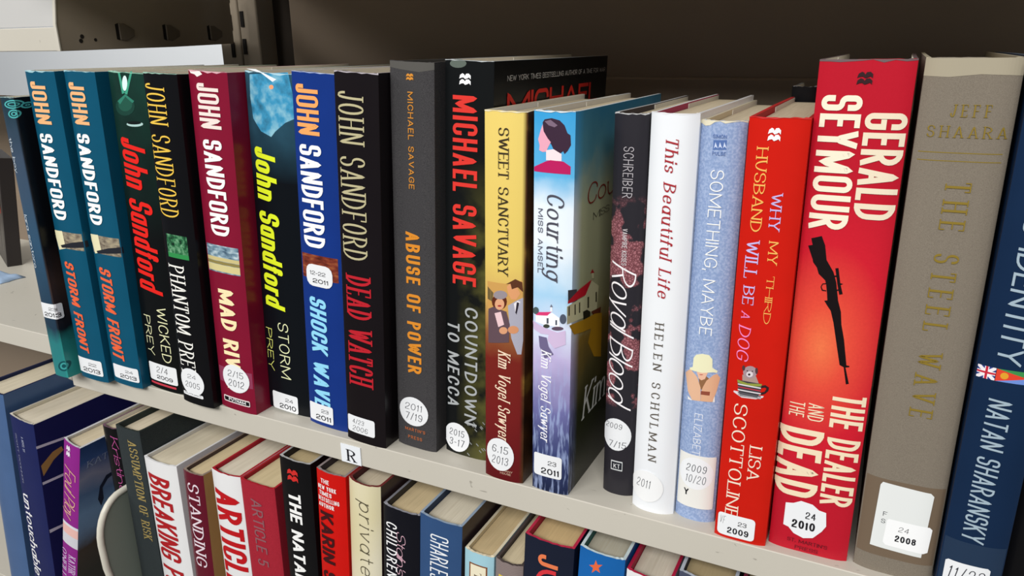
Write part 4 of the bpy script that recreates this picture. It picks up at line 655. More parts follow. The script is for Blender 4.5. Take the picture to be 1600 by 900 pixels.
   ('T','S','LISA',(14.01,19.97,56.47,37.54),'s','#ecdcc8','author_lettering'),
   ('T','S','SCOTTOLINE',(4.74,11.27,78,12.5),'s','#ecdcc8','author_lettering'),
   ('K','S',[(20.37,12.88),(20.1,13.88),(19.37,14.61),(18.37,14.88),(3.42,14.88),(2.42,14.61),(1.69,13.88),(1.42,12.88),(1.42,3.83),(1.69,2.83),(2.42,2.1),(3.42,1.83),(18.37,1.83),(19.37,2.1),(20.1,2.83),(20.37,3.83)],'sticker',[('23',(11.84,16.2,9.01,11.62),'num','ink'),('2009',(6.73,17.53,3.66,7.31),'numb','ink'),('VF',(2.56,5.21,8.36,13.05),'hand','ink')]),
   ('M','S',(8.77,206.62,14.17,212.39),'#f4eeee'),
   ('P','S',[(6.74,84.42),(14.51,84.22),(18.1,84.4),(17.78,83.52),(14.69,82.06),(7.81,81.52),(3.64,83.62),(3.8,84.36)],'#d8d2d6','spine_picture'),
   ('P','S',[(7.22,93.68),(13.66,94.05),(15.38,90.32),(7.48,90.55)],'#a88c84','spine_picture'),
   ('P','S',[(13.95,96.26),(13.81,94.96),(13.2,93.76),(12.21,92.85),(10.99,92.35),(9.72,92.36),(8.6,92.86),(7.8,93.78),(7.44,95),(7.59,96.31),(8.21,97.52),(9.21,98.43),(10.43,98.92),(11.69,98.9),(12.8,98.39),(13.59,97.47)],'#a08a90','spine_picture'),
   ('P','S',[(8.26,97.42),(8.25,96.87),(8.13,96.37),(7.92,96.02),(7.66,95.85),(7.37,95.91),(7.11,96.16),(6.91,96.59),(6.81,97.13),(6.82,97.68),(6.94,98.17),(7.15,98.53),(7.42,98.69),(7.71,98.64),(7.96,98.38),(8.16,97.95)],'#4c3438','spine_picture'),
   ('P','S',[(14.27,97.09),(14.28,96.44),(14.19,95.87),(14.02,95.46),(13.79,95.29),(13.54,95.37),(13.3,95.7),(13.12,96.22),(13.02,96.85),(13.01,97.5),(13.1,98.07),(13.27,98.47),(13.5,98.64),(13.75,98.56),(13.99,98.24),(14.17,97.72)],'#4c3438','spine_picture'),
   ('P','S',[(12.18,94.89),(12.11,94.29),(11.81,93.73),(11.32,93.3),(10.73,93.07),(10.11,93.07),(9.56,93.29),(9.18,93.72),(9.01,94.27),(9.08,94.88),(9.38,95.43),(9.87,95.86),(10.47,96.09),(11.09,96.1),(11.63,95.87),(12.01,95.44)],'#d6ccd0','spine_picture'),
   ('P','S',[(11.01,94.53),(10.98,94.3),(10.87,94.09),(10.68,93.92),(10.46,93.83),(10.23,93.83),(10.02,93.92),(9.88,94.08),(9.82,94.3),(9.84,94.53),(9.96,94.74),(10.14,94.9),(10.36,94.99),(10.59,94.99),(10.8,94.9),(10.94,94.74)],'#2c2428','spine_picture'),
   ('P','S',[(9.69,96.21),(9.68,96.09),(9.62,95.98),(9.52,95.89),(9.4,95.84),(9.28,95.84),(9.17,95.89),(9.09,95.98),(9.06,96.09),(9.07,96.21),(9.13,96.33),(9.23,96.42),(9.35,96.46),(9.47,96.46),(9.58,96.42),(9.66,96.33)],'#2c2428','spine_picture'),
   ('P','S',[(12.09,96.45),(12.07,96.33),(12.02,96.21),(11.92,96.13),(11.8,96.08),(11.68,96.08),(11.57,96.13),(11.49,96.21),(11.46,96.33),(11.47,96.45),(11.53,96.56),(11.63,96.65),(11.75,96.7),(11.87,96.7),(11.98,96.65),(12.05,96.56)],'#2c2428','spine_picture'),
   ('P','S',[(16.05,89.55),(18.36,90.35),(20.1,89.39),(19.99,87.56),(18.58,85.72),(16.48,84.63),(16.28,85.96),(18.28,86.8),(19,88.52),(18.28,89.07),(16.24,88.22)],'#2c1c20','spine_picture'),
   ('P','S',[(4.98,90.66),(16.75,90.59),(16.36,85.97),(15.05,82.59),(6.92,82.24),(5.78,86.03)],'#3c3a40','spine_picture'),
   ('P','S',[(4.98,90.66),(10,89.7),(16.75,90.59),(16.47,89.27),(10.12,88.26),(5.31,89.14)],'#8c9440','spine_picture'),
   ('P','S',[(5.39,88.7),(16.45,88.63),(16.39,87.98),(5.53,88.09)],'#d8d4d8','spine_picture'),
   ('P','S',[(5.51,87.26),(16.57,87.2),(16.51,86.55),(5.64,86.65)],'#b03444','spine_picture'),
   ('P','S',[(5.63,85.77),(16.7,85.72),(16.64,85.07),(5.77,85.15)],'#d8d4d8','spine_picture'),
   ('P','S',[(5.76,84.18),(16.84,84.15),(16.78,83.5),(5.9,83.57)],'#5c5a60','spine_picture'),
   ('P','S',[(5.84,83.19),(16.93,83.16),(16.87,82.51),(5.98,82.57)],'#9a989c','spine_picture'),
   ('P','S',[(0,216.78),(2.89,216.78),(5.78,216.78),(8.67,216.78),(11.56,216.78),(14.44,216.78),(17.33,216.78),(20.22,216.78),(23.11,216.78),(26,216.78),(26,216.26),(23.11,216.35),(20.22,216.62),(17.33,216.65),(14.44,216.65),(11.56,216.05),(8.67,216.25),(5.78,215.99),(2.89,216.65),(0,216.31)],'#c83030','worn_edge'),
  ]),
 dict(name='hardcover_book', label='wide red hardcover with cream condensed lettering and a black rifle silhouette',
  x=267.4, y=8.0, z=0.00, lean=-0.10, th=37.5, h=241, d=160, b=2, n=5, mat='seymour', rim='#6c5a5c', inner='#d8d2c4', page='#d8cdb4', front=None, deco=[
   ('T','S','GERALD',(20.55,36.69,219.44,174.09),'cb','#e6d8be','author_lettering'),
   ('T','S','SEYMOUR',(2.63,18.86,226.42,168.22),'cb','#efe4cc','author_lettering'),
   ('T','S','THE DEALER',(21.78,36.26,90.2,30.66),'cb','#ead8b8','title_lettering'),
   ('T','S','AND',(11.7,18.96,83.09,74.12),'cs','#ead8b8','title_lettering'),
   ('T','S','THE',(3.17,10.19,82.67,74.9),'cs','#ead8b8','title_lettering'),
   ('T','S','DEAD',(-0.2,20.19,68.89,31.3),'cb','#ead8b8','title_lettering'),
   ('M','S',(15.53,230.84,21.49,236.02),'#30181c'),
   ('P','S',[(4.57,163.44),(8.9,164.99),(10.73,160.92),(12.07,154.17),(15.51,148.94),(17.17,144.34),(18.89,135.75),(20.62,130.65),(21.54,124.5),(23.41,117.54),(25.83,105.07),(27.17,105.03),(27.09,104.37),(25.56,103.91),(27.87,96.09),(26.66,95.58),(24.77,103.95),(22.93,104.73),(21.04,112.56),(18.11,124.88),(16.33,130.47),(14.49,132.9),(13.09,134.94),(14.39,135.3),(13.88,138.61),(13.03,142.93),(12.46,144.62),(9.42,147.3),(8.32,150.23),(6.5,152.44),(6.12,153.87),(3.57,159.84),(5.44,160.46)],'#120a0c','spine_picture'),
   ('P','S',[(16.09,150.74),(17.36,151.07),(18.9,144.12),(20.17,143.85),(19.16,143.19),(20.47,139.06),(19.04,138.6),(17.74,143.36)],'#120a0c','spine_picture'),
   ('P','S',[(15.31,147.17),(16.98,147.55),(17.06,146.77),(15.55,146.41)],'#120a0c','spine_picture'),
   ('P','S',[(17.4,140.85),(18.76,141.21),(18.83,140.52),(17.47,140.16)],'#120a0c','spine_picture'),
   ('P','S',[(13.06,143.37),(11.45,142.99),(10.83,141.31),(11.57,139.55),(13.48,139.45),(13.42,139.97),(11.91,140.12),(11.3,141.37),(11.73,142.58),(13.12,142.85)],'#120a0c','spine_picture'),
   ('K','S',[(6.38,26.51),(10.02,27.29),(13.48,29.4),(18.96,28.75),(22.19,26.36),(25.51,25.85),(26.3,18.32),(24.59,14.82),(20.88,9.91),(16.44,8.53),(11.67,10.09),(8.9,13.02),(6.33,13.66)],'sticker',[('24',(16.31,21.11,20.01,23.97),'num','ink'),('2010',(10.32,21.31,13.54,18.34),'numb','ink')]),
   ('T','H',"ST. MARTIN'S",(9,28,5.03,7.13),'num','#5c1420','publisher_mark'),
   ('T','H','PRESS',(13,24,1.31,3.41),'num','#5c1420','publisher_mark'),
   ('P','S',[(0,240.98),(4.17,240.98),(8.33,240.98),(12.5,240.98),(16.67,240.98),(20.83,240.98),(25,240.98),(29.17,240.98),(33.33,240.98),(37.5,240.98),(37.5,240.48),(33.33,240.12),(29.17,240.66),(25,239.65),(20.83,240.83),(16.67,240.39),(12.5,240.11),(8.33,239.84),(4.17,240.11),(0,240.17)],'#6c5a5c','worn_edge'),
  ]),
 dict(name='hardcover_book', label='taupe cloth hardcover with gold foil serif lettering and a white call-number label',
  x=307.9, y=9.0, z=0.00, lean=-0.20, th=34.3, h=241.5, d=160, b=3, n=4, mat='taupe', rim='#b4aa92', inner='#8c8270', page='#d8cdb4', front=None, deco=[
   ('T','H','JEFF',(11.42,25.64,218.62,223.54),'s3','gold','author_lettering'),
   ('T','H','SHAARA',(4.16,32.24,210.45,215.15),'s3','gold','author_lettering'),
   ('P','S',[(2,204.15),(32,204.15),(32,204.5),(2,204.5)],'gold','foil_rule'),
   ('P','S',[(2,200.81),(32,200.81),(32,201.16),(2,201.16)],'gold','foil_rule'),
   ('T','S','THE STEEL WAVE',(13.75,23.13,192.45,85.68),'s3','gold','title_lettering'),
   ('P','S',[(0.5,9.23),(33.8,9.23),(33.8,51.09),(0.5,51.09)],'#6f5f4e','tape'),
   ('K','S',[(7.71,49.55),(27.95,48.39),(29.47,46.91),(28.39,13.44),(6.05,14.32),(6.81,47.85)],'#dfe2e0',[('F',(9.67,11.47,31.75,34.15),'num','#66686a'),('S',(9.33,11.13,27.73,30.13),'num','#66686a')]),
   ('K','S',[(12.51,30.71),(29.88,30.38),(31.12,29.09),(30.67,16.65),(28.9,15.69),(12.6,16.36),(11.31,17.75),(11.79,29.78)],'#f2f3f3',[('24',(17.25,21.61,25,27.71),'hand','ink'),('2008',(16.26,25.18,19.45,22.9),'numb','ink')]),
   ('P','S',[(0,241.4),(0,234.5),(9,234.1),(20,235.2),(34.3,234.7),(34.3,241.4)],'#a39a85','worn_edge'),
  ]),
 dict(name='hardcover_book', label='navy hardcover with pale grey condensed lettering and two small flags',
  x=343.2, y=2.0, z=0.00, lean=0.00, th=25, h=242, d=158, b=3, n=2.6, mat='navy', rim='#5c6a7c', inner='#d8d2c4', page='#d8cdb4', front=None, deco=[
   ('T','S','NATAN SHARANSKY',(6.37,15.23,103.03,33.13),'cs2','#9db0bc','author_lettering'),
   ('T','S','DEFENDING IDENTITY',(6.37,15.23,236.87,119.76),'cs2','#9db0bc','title_lettering'),
   ('P','S',[(0.5,111.41),(7,111.41),(7,117.01),(0.5,117.01)],'#2c3c80','flag_print'),
   ('P','S',[(0.5,111.41),(1.6,111.41),(7,116.17),(7,117.01),(5.9,117.01),(0.5,112.25)],'#e8e4e8','flag_print'),
   ('P','S',[(0.5,117.01),(1.6,117.01),(7,112.25),(7,111.41),(5.9,111.41),(0.5,116.17)],'#e8e4e8','flag_print'),
   ('P','S',[(3,111.41),(4.5,111.41),(4.5,117.01),(3,117.01)],'#f0eef0','flag_print'),
   ('P','S',[(0.5,113.43),(7,113.43),(7,114.99),(0.5,114.99)],'#f0eef0','flag_print'),
   ('P','S',[(3.3,111.41),(4.2,111.41),(4.2,117.01),(3.3,117.01)],'#c0283c','flag_print'),
   ('P','S',[(0.5,113.76),(7,113.76),(7,114.66),(0.5,114.66)],'#c0283c','flag_print'),
   ('P','S',[(7.2,111.41),(19,111.41),(19,117.01),(7.2,117.01)],'#3a8a4a','flag_print'),
   ('P','S',[(7.2,111.41),(19,111.41),(19,114.21)],'#6a8ad0','flag_print'),
   ('P','S',[(7.2,111.41),(19,114.21),(7.2,117.01)],'#d8402c','flag_print'),
   ('P','S',[(11.7,114.21),(11.5,114.96),(10.95,115.51),(10.2,115.71),(9.45,115.51),(8.9,114.96),(8.7,114.21),(8.9,113.46),(9.45,112.91),(10.2,112.71),(10.95,112.91),(11.5,113.46)],'#d89a2c','flag_print'),
   ('P','S',[(0.5,5.47),(24.5,5.47),(24.5,31.87),(0.5,31.87)],'#22344c','tape'),
   ('K','S',[(2.2,3),(20,3),(20,19.86),(18.8,20.86),(3.2,20.86),(2.2,19.86)],'sticker',[('11/23',(4,18,11.86,18.36),'hand','pen')]),
   ('P','S',[(0,241.98),(2.78,241.98),(5.56,241.98),(8.33,241.98),(11.11,241.98),(13.89,241.98),(16.67,241.98),(19.44,241.98),(22.22,241.98),(25,241.98),(25,241.37),(22.22,241.24),(19.44,241.72),(16.67,241.47),(13.89,241.26),(11.11,241.29),(8.33,241.68),(5.56,241.37),(2.78,241.3),(0,241.56)],'#5c6a7c','worn_edge'),
  ]),
 dict(name='hardcover_book', label='black book at the far right end, cropped by the frame beside the navy one',
  x=369.5, y=10.0, z=0.00, lean=0.00, th=26, h=238, d=158, b=3, n=2.6, mat='blackgloss', rim='#777777', inner='#d8d2c4', page='#d8cdb4', front=None, deco=[
   ('T','S','STORIES',(8,18,215,80),'cs','#5a5a5c','title_lettering'),
   ('P','S',[(0,237.98),(2.89,237.98),(5.78,237.98),(8.67,237.98),(11.56,237.98),(14.44,237.98),(17.33,237.98),(20.22,237.98),(23.11,237.98),(26,237.98),(26,237.52),(23.11,237.7),(20.22,237.56),(17.33,237.53),(14.44,237.84),(11.56,237.51),(8.67,237.16),(5.78,237.28),(2.89,237.43),(0,237.7)],'#777777','worn_edge'),
  ]),
 dict(name='hardcover_book', label='small black book standing behind the bright red book with the puppy',
  x=240.0, y=150.0, z=0.00, lean=0.00, th=14, h=222.5, d=45, b=1, n=2.6, mat='blackgloss', rim='#999999', inner='#d8d2c4', page='#d8cdb4', front=None, deco=[
  ]),
 dict(name='hardcover_book', label='faded denim-blue book at the lower left corner, cropped by the frame',
  x=-456.1, y=0.0, z=-265.55, lean=8.00, th=32, h=223.7, d=165, b=2, n=2.6, mat='denim', rim='#1c2448', inner='#1c2448', page='#e4dcc6', front=None, deco=[
  ]),
 dict(name='hardcover_book', label='leaning navy hardcover with white lowercase title, lower left',
  x=-414.1, y=0.0, z=-265.92, lean=7.00, th=33.5, h=201.4, d=160, b=1.5, n=2.6, mat='navy2', rim='#c9c2b4', inner='#d8d0bc', page='#e6decb', front=None, deco=[
   ('T','S','A NOVEL BY',(14.8,17.99,183.19,167.35),'num','#aab0c8','author_lettering'),
   ('T','S',"SCOTT O'CONNOR",(5.94,8.18,183.75,129.7),'s','#b4b8cc','author_lettering'),
   ('T','S','untouchable',(2.88,14.42,117.77,21.97),'si3','#f0f0f2','title_lettering'),
   ('P','F',[(-0.72,178.95),(26.34,175.74),(26.03,173.12),(-0.48,176.12)],'#d8dae2','cover_picture'),
   ('P','F',[(0.36,139.77),(21.34,138.21),(21.02,135.52),(0.6,136.81)],'#d8dae2','cover_picture'),
   ('P','F',[(0.57,86.18),(14.42,84.44),(14.1,81.64),(0.74,82.36)],'#d8dae2','cover_picture'),
   ('P','F',[(1.34,157.33),(13.34,165.94),(22.22,167.45),(23.54,162.55),(13.55,157.47),(2.3,145.65)],'#b08a4c','cover_picture'),
  ]),
 dict(name='hardcover_book', label='purple-spined hardcover leaning to the right with a blue stormy cover',
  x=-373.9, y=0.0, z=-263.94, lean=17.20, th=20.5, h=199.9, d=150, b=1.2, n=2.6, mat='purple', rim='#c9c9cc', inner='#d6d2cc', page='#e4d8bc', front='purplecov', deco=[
   ('T','S','Foul Play',(2.98,16.92,170.99,113.49),'scr','#e6b898','title_lettering'),
   ('P','S',[(0,92.45),(20.5,92.45),(20.5,103.49),(0,103.49)],'#e8b8b0','spine_picture'),
   ('P','S',[(0,79.65),(20.5,79.65),(20.5,92.45),(0,92.45)],'#cfcfd6','spine_picture'),
   ('P','S',[(0,102.7),(20.5,102.7),(20.5,105.83),(0,105.83)],'#d8d8e0','spine_picture'),
   ('T','S','KATHR',(10.42,18.78,68.3,45.24),'s','#d6c0e0','author_lettering'),
   ('T','S',"O'NEILL",(-0.26,7.27,71.39,34.82),'s','#d6c0e0','author_lettering'),
   ('M','S',(4.84,183.88,9.94,196.34),'#e6dce8'),
   ('T','F','KATHR',(7.16,41.47,174.02,181.4),'s','#a4b0d0','cover_lettering'),
   ('P','F',[(34.61,153.97),(26.73,153.56),(20.57,143.75),(19.06,129.27),(22.65,118.95),(25.02,126.79),(23.26,140.44),(28.23,148.01),(36.07,150.75)],'#1c2440','cover_picture'),
  ]),
 dict(name='hardcover_book', label='black book with magenta lettering wedged beside the round bookend',
  x=-270.8, y=6.0, z=-269.65, lean=1.00, th=20, h=217.7, d=150, b=2, n=2.6, mat='blackgloss', rim='#6c5060', inner='#d8d2c4', page='#d8cdb4', front=None, deco=[
   ('T','S','Kristina Ohlsson',(11,18,210,90),'si','#b0508c','author_lettering'),
  ]),
 dict(name='hardcover_book', label='dark green-grey cloth hardcover with faint gold title on the lower shelf',
  x=-244.5, y=0.0, z=-269.51, lean=1.00, th=28.3, h=226.5, d=160, b=1.5, n=4, mat='clothdark', rim='#2a3230', inner='#2c3432', page='#e2d8c2', front=None, deco=[
   ('T','S','ASSUMPTION OF RISK',(14.45,24.02,215.94,122.58),'s','#a08c54','title_lettering'),
   ('T','S','P',(9,18,60,52),'s','#a08c54','author_lettering'),
  ]),
 dict(name='hardcover_book', label='white hardcover with red slab lettering on the lower shelf',
  x=-214.5, y=0.0, z=-269.48, lean=0.80, th=37, h=204.5, d=155, b=2.5, n=2.6, mat='white2', rim='#dcdcdc', inner='#d2cec8', page='#e6dec8', front=None, deco=[
   ('T','S','BREAKING POINT',(3.54,28.17,191.22,56.62),'cbo2','#a81c22','title_lettering'),
  ]),
 dict(name='hardcover_book', label='maroon-spined hardcover with white serif title beside tan cover',
  x=-177.7, y=0.0, z=-268.87, lean=3.00, th=21.5, h=204.2, d=150, b=2, n=2.6, mat='standing', rim='#8c7c70', inner='#4c3c38', page='#dccaa4', front='tan', deco=[
   ('T','S','STANDING',(5.08,16.87,194.82,116.69),'s','#e4d4dc','title_lettering'),
  ]),
 dict(name='hardcover_book', label='white hardcover with red lettering and bright red boards',
  x=-138.6, y=0.0, z=-269.49, lean=1.00, th=29.5, h=213.5, d=155, b=2.5, n=2.6, mat='white2', rim='#a81c2c', inner='#a81c2c', page='#e4ddcc', front=None, deco=[
   ('T','S','ARTICLE 5',(2.05,27.16,197.91,87.7),'cb','#b8141c','title_lettering'),
  ]),
 dict(name='hardcover_book', label='crimson cloth hardcover with grey title, no jacket, lower shelf',
  x=-108.4, y=0.0, z=-269.53, lean=0.80, th=33.5, h=212.6, d=152, b=1.5, n=5, mat='crimsoncloth', rim='#a8202c', inner='#a01c28', page='#dccba4', front=None, deco=[
   ('T','S','ARTICLE 5',(9.97,20.72,198.85,140.55),'cs','#8a5a60','title_lettering'),
  ]),
 dict(name='hardcover_book', label='black hardcover with bold white title and a small red emblem',
  x=-71.6, y=0.0, z=-269.02, lean=2.00, th=28, h=242.2, d=158, b=2, n=2.6, mat='blackgloss', rim='#a9a9a9', inner='#2c2624', page='#bfae88', front=None, deco=[
   ('T','S','THE NATANZ DIRECTIVE',(7.37,18.54,215.49,52.86),'cb','#f0f0ee','title_lettering'),
   ('M','S',(7.73,225.13,17.56,234.97),'#c82c28'),
  ]),
 dict(name='hardcover_book', label='scarlet hardcover with black author name and small white lines above it',
  x=-42.4, y=0.0, z=-268.69, lean=3.00, th=25, h=240.5, d=158, b=2, n=2.6, mat='scarlet', rim='#8c8080', inner='#3c3438', page='#b4aa92', front=None, deco=[
   ('T','H','THE',(4.7,12.23,230.94,234.44),'numb','#f0e4e2','title_lettering'),
   ('T','H','NEW YORK',(1.5,17.92,225.71,229.21),'numb','#f0e4e2','title_lettering'),
   ('T','H','TIMES',(2.5,13.95,220.96,224.46),'numb','#f0e4e2','title_lettering'),
   ('T','H','BESTSELLING',(1.5,20,216.19,219.69),'numb','#f0e4e2','title_lettering'),
   ('T','H','AUTHOR',(1.5,15.68,211.38,214.88),'numb','#f0e4e2','title_lettering'),
   ('T','S','KARIN SLAUGHTER',(2.39,14.45,207.82,73.57),'cb','#3c1014','author_lettering'),
  ]),
 dict(name='hardcover_book', label='cream hardcover with thin lowercase italic title on the lower shelf',
  x=-16.4, y=0.0, z=-268.41, lean=3.50, th=26, h=240.9, d=158, b=4, n=2.6, mat='cream', rim='#6c2c2c', inner='#4c2024', page='#cfc4b0', front='brownd', deco=[
   ('T','S','private',(10.9,21.84,226.96,167.84),'sithin','#4a4432','title_lettering'),
  ]),
 dict(name='hardcover_book', label='black hardcover with white title and pink script word',
  x=11.2, y=0.0, z=-268.19, lean=3.60, th=28.8, h=227.6, d=155, b=2, n=2.6, mat='nearblack', rim='#8c8c94', inner='#3c3834', page='#dcc8a0', front=None, deco=[
   ('T','S','CHILDREN',(3.07,12.31,215.69,171.04),'sans','#eeeeee','title_lettering'),
   ('T','S',"Stalin's",(11.99,19.03,210.05,175.92),'scr','#e6b8c8','title_lettering'),
  ]),
 dict(name='hardcover_book', label='steel-blue hardcover with tall thin white author name',
  x=40.8, y=0.0, z=-268.08, lean=3.50, th=31.5, h=229.0, d=155, b=2, n=2.6, mat='steelblue', rim='#8fa0b4', inner='#2c3c58', page='#e0dac8', front='brownd', deco=[
   ('T','S','CHARLES',(9.12,22.76,217.41,182.46),'cs','#e8ecf0','author_lettering'),
  ]),
 dict(name='paperback_book', label='light blue book with a framed cream panel on its spine',
  x=78.4, y=0.0, z=-269.08, lean=2.50, th=21, h=213.3, d=140, b=2, n=2.6, mat='lightblue', rim='#e0d4b8', inner='#d8c8a4', page='#d6c096', front=None, deco=[
   ('P','S',[(4,100),(17,100),(17,205),(4,205)],'#7c4a2c','spine_panel'),
   ('P','S',[(5,101),(16,101),(16,204),(5,204)],'#e8e0c4','spine_panel'),
   ('T','S','TALES',(8,13,199,170),'s','#5c4430','title_lettering'),
  ]),
 dict(name='hardcover_book', label='grey-brown patterned book beside the light blue one on the lower shelf',
  x=100.6, y=0.0, z=-269.17, lean=2.50, th=19, h=213.4, d=140, b=2.5, n=2.6, mat='greybrown', rim='#4c4240', inner='#4c4240', page='#dcceae', front=None, deco=[
   ('P','S',[(3,120),(16,120),(16,203),(3,203)],'#d8c04c','spine_panel'),
   ('P','S',[(4,121),(15,121),(15,202),(4,202)],'#e8d45c','spine_panel'),
  ]),
 dict(name='hardcover_book', label='midnight blue hardcover with orange and red capitals and pink-red boards',
  x=120.0, y=0.0, z=-268.60, lean=2.50, th=32, h=236.8, d=150, b=2, n=2.6, mat='midnight', rim='#b82c48', inner='#b02440', page='#d4b888', front=None, deco=[
   ('T','S','J',(10,23,227.54,219.37),'mb','#e0784c','title_lettering'),
   ('T','S','UNO',(9,22,218,150),'mb','#d0343c','title_lettering'),
  ]),
 dict(name='hardcover_book', label='bright blue worn book with an orange star and teal boards',
  x=153.3, y=0.0, z=-268.56, lean=3.00, th=27.5, h=239.4, d=150, b=2, n=2.6, mat='brightblue', rim='#c4d4d8', inner='#2c6460', page='#b4b4a8', front=None, deco=[
   ('P','S',[(10.7,234.32),(11.97,231.55),(14.94,232.62),(12.76,229.62),(13.85,226.68),(11.23,227.59),(8.86,224.57),(9.46,228.23),(6.85,229.19),(9.93,230.7)],'#e0663c','spine_picture'),
  ]),
 dict(name='hardcover_book', label='white-jacketed book with crimson boards on the lower shelf',
  x=186.2, y=0.0, z=-269.09, lean=2.00, th=26, h=233.2, d=150, b=2, n=2.6, mat='white2', rim='#b02040', inner='#b01c40', page='#d8d2c4', front=None, deco=[
  ]),
 dict(name='hardcover_book', label='slate-grey book with yellowed pages at the lower right',
  x=215.6, y=0.0, z=-268.95, lean=2.00, th=30, h=242.1, d=150, b=2, n=2.6, mat='slate', rim='#aab0bc', inner='#3c3e4c', page='#a89876', front=None, deco=[
  ]),
 dict(name='hardcover_book', label='black book with maroon boards, last one showing under the shelf lip',
  x=252.7, y=0.0, z=-269.55, lean=1.00, th=26, h=245.6, d=150, b=2, n=2.6, mat='blackgloss', rim='#6c2438', inner='#5c1c30', page='#a89876', front=None, deco=[
  ]),
]# ---------------------------------------------------------------- shelving: a sheet with a folded front lip
def shelf(name, label, x0, x1, z, depth=.235, y0=0.0, lip=.0176, ret=.012):
    root = empty(name, ((x0+x1)/2, y0, z), label, 'shelf', 'painted steel shelves')
    t = .0012; M = Matrix.Translation(root.location).inverted()
    prof = [(y0, z), (y0+depth, z), (y0+depth, z-t), (y0+t, z-t), (y0+t, z-lip+t), (y0+ret, z-lip+t), (y0+ret, z-lip), (y0, z-lip)]
    o = prism('shelf_sheet', prof, x0, x1, 'X', MATS['beige'], root, .0016); o.matrix_parent_inverse = M
    return root
SX0, SX1 = -.286, .62
main = shelf('metal_shelf', 'beige steel shelf with a letter card, carrying the upper row of books', SX0, SX1, 0)
e = prism('end_cap', [(-.0005, -.001), (.03, -.001), (.03, -.0165), (.004, -.0165), (-.0005, -.012)], SX0-.006, SX0-.0005, 'X', MATS['beige'], main, .0012); e.matrix_parent_inverse = Matrix.Translation(main.location).inverted()
low = shelf('metal_shelf', 'beige steel shelf under the lower row of books, below the frame', -.286, SX1, -.270)
lowl = shelf('metal_shelf', 'beige steel shelf under the leaning books at lower left', -1.17, -.288, -.270)
left = shelf('metal_shelf', 'bare beige shelf of the neighbouring bay at the left edge', -1.17, -.302, .0235, depth=.2)
up = shelf('metal_shelf', 'beige steel shelf above the main bay, just over the frame', -.286, SX1, .335, depth=.24)
# upper shelf of the neighbouring bay: lip, sloped fascia and the side bracket with punched tabs
ul = empty('metal_shelf', (-.30, .05, .248), 'beige upper left shelf with a dark bracket plate and three punched tabs', 'shelf', 'painted steel shelves')
INV = Matrix.Translation(ul.location).inverted()
def P_(o): o.matrix_parent_inverse = INV; return o
P_(prism('shelf_lip', [(.0505, .2475), (.0505, .2655), (.23, .2655), (.23, .2640), (.0525, .2640), (.0525, .2475)], -1.17, -.3005, 'X', MATS['beige'], ul, .0008))
P_(prism('fascia', [(.0515, .2662), (.0535, .2662), (.0595, .300), (.0575, .300)], -1.17, -.3005, 'X', plain('#b4b3b0', .5), ul))
P_(prism('bracket_plate', [(.0500, .2474), (.0500, .2674), (.0560, .302), (.232, .302), (.232, .2527), (.16, .2500)], -.3000, -.2982, 'X', MATS['upright'], ul, .0005))
P_(prism('bracket_edge', [(.0494, .2474), (.0494, .2674), (.0554, .302), (.0566, .302), (.0508, .2674), (.0508, .2474)], -.3008, -.2976, 'X', MATS['beige'], ul, .0003))
for yy in (.1085, .156, .2065):
    P_(prism('punched_tab', [(yy-.0035, .2560), (yy+.002, .2552), (yy+.0105, .2590), (yy+.011, .2640), (yy+.002, .2690), (yy-.0035, .2690)], -.2984, -.2968, 'X', plain('#5c5347', .6), ul, .0006))
    P_(prism('punched_slot', [(yy-.0065, .2565), (yy-.0035, .2555), (yy-.0035, .2695), (yy-.0065, .2685)], -.29835, -.29805, 'X', plain('#1c1814', .9), ul))
for yy, zz, r in ((.069, .2552, .0018), (.0705, .2585, .0018), (.082, .2560, .0014)):
    P_(prism('rivet_hole', [(yy+r*math.cos(a*.785), zz+r*math.sin(a*.785)) for a in range(8)], -.29835, -.29800, 'X', plain('#1c1814', .9), ul))
# posts between the bays with two columns of slots
post = empty('shelf_upright', (-.298, .25, -.3), 'slotted steel upright between the two bays', 'upright')
INV2 = Matrix.Translation(post.location).inverted()
for nm, x0, x1 in (('post', -.336, -.3075), ('post', -.3068, -.2825)):
    o = prism(nm, [(x0, .25), (x1, .25), (x1, .275), (x0, .275)], -.6, .8, 'Z', MATS['upright'], post, .002); o.matrix_parent_inverse = INV2
for cx in (-.3185, -.3020):
    for i in range(-4, 10):
        z = .2497 + (i*.0263) - (.0030 if cx < -.31 else 0)
        o = box('slot', (cx-.0022, .2490, z-.0075), (cx+.0022, .2512, z+.0075), plain('#14110e', .9), post); o.matrix_parent_inverse = INV2
# back of the bays
def structure(o): o['kind'] = 'structure'; return o
structure(box('wall_back', (-.240, .25, -.6), (.75, .254, .8), MATS['backpanel'], None, .0015))
structure(box('wall_back_left', (-1.2, .276, -.6), (-.335, .28, .192), MATS['backpanel']))
structure(box('trim_1', (-.235, .238, .02), (.75, .2495, .2235), MATS['backpanel'], None, .002))
structure(box('floor', (-3.2, -2.5, -1.12), (2.5, 1.34, -1.1), plain('#77726a', .6)))
# the pale wall of the next aisle, seen over the low back of the neighbouring bay
structure(box('wall_far', (-3.2, 1.30, -1.1), (1.2, 1.34, 1.8), plain('#d9dde0', .7)))
structure(box('gap_shade_filler', (-.30, .28, -.6), (-.22, .284, .8), plain('#3a332c', .8)))  # added dark filler sheet, giving the open gap beside the post its shade
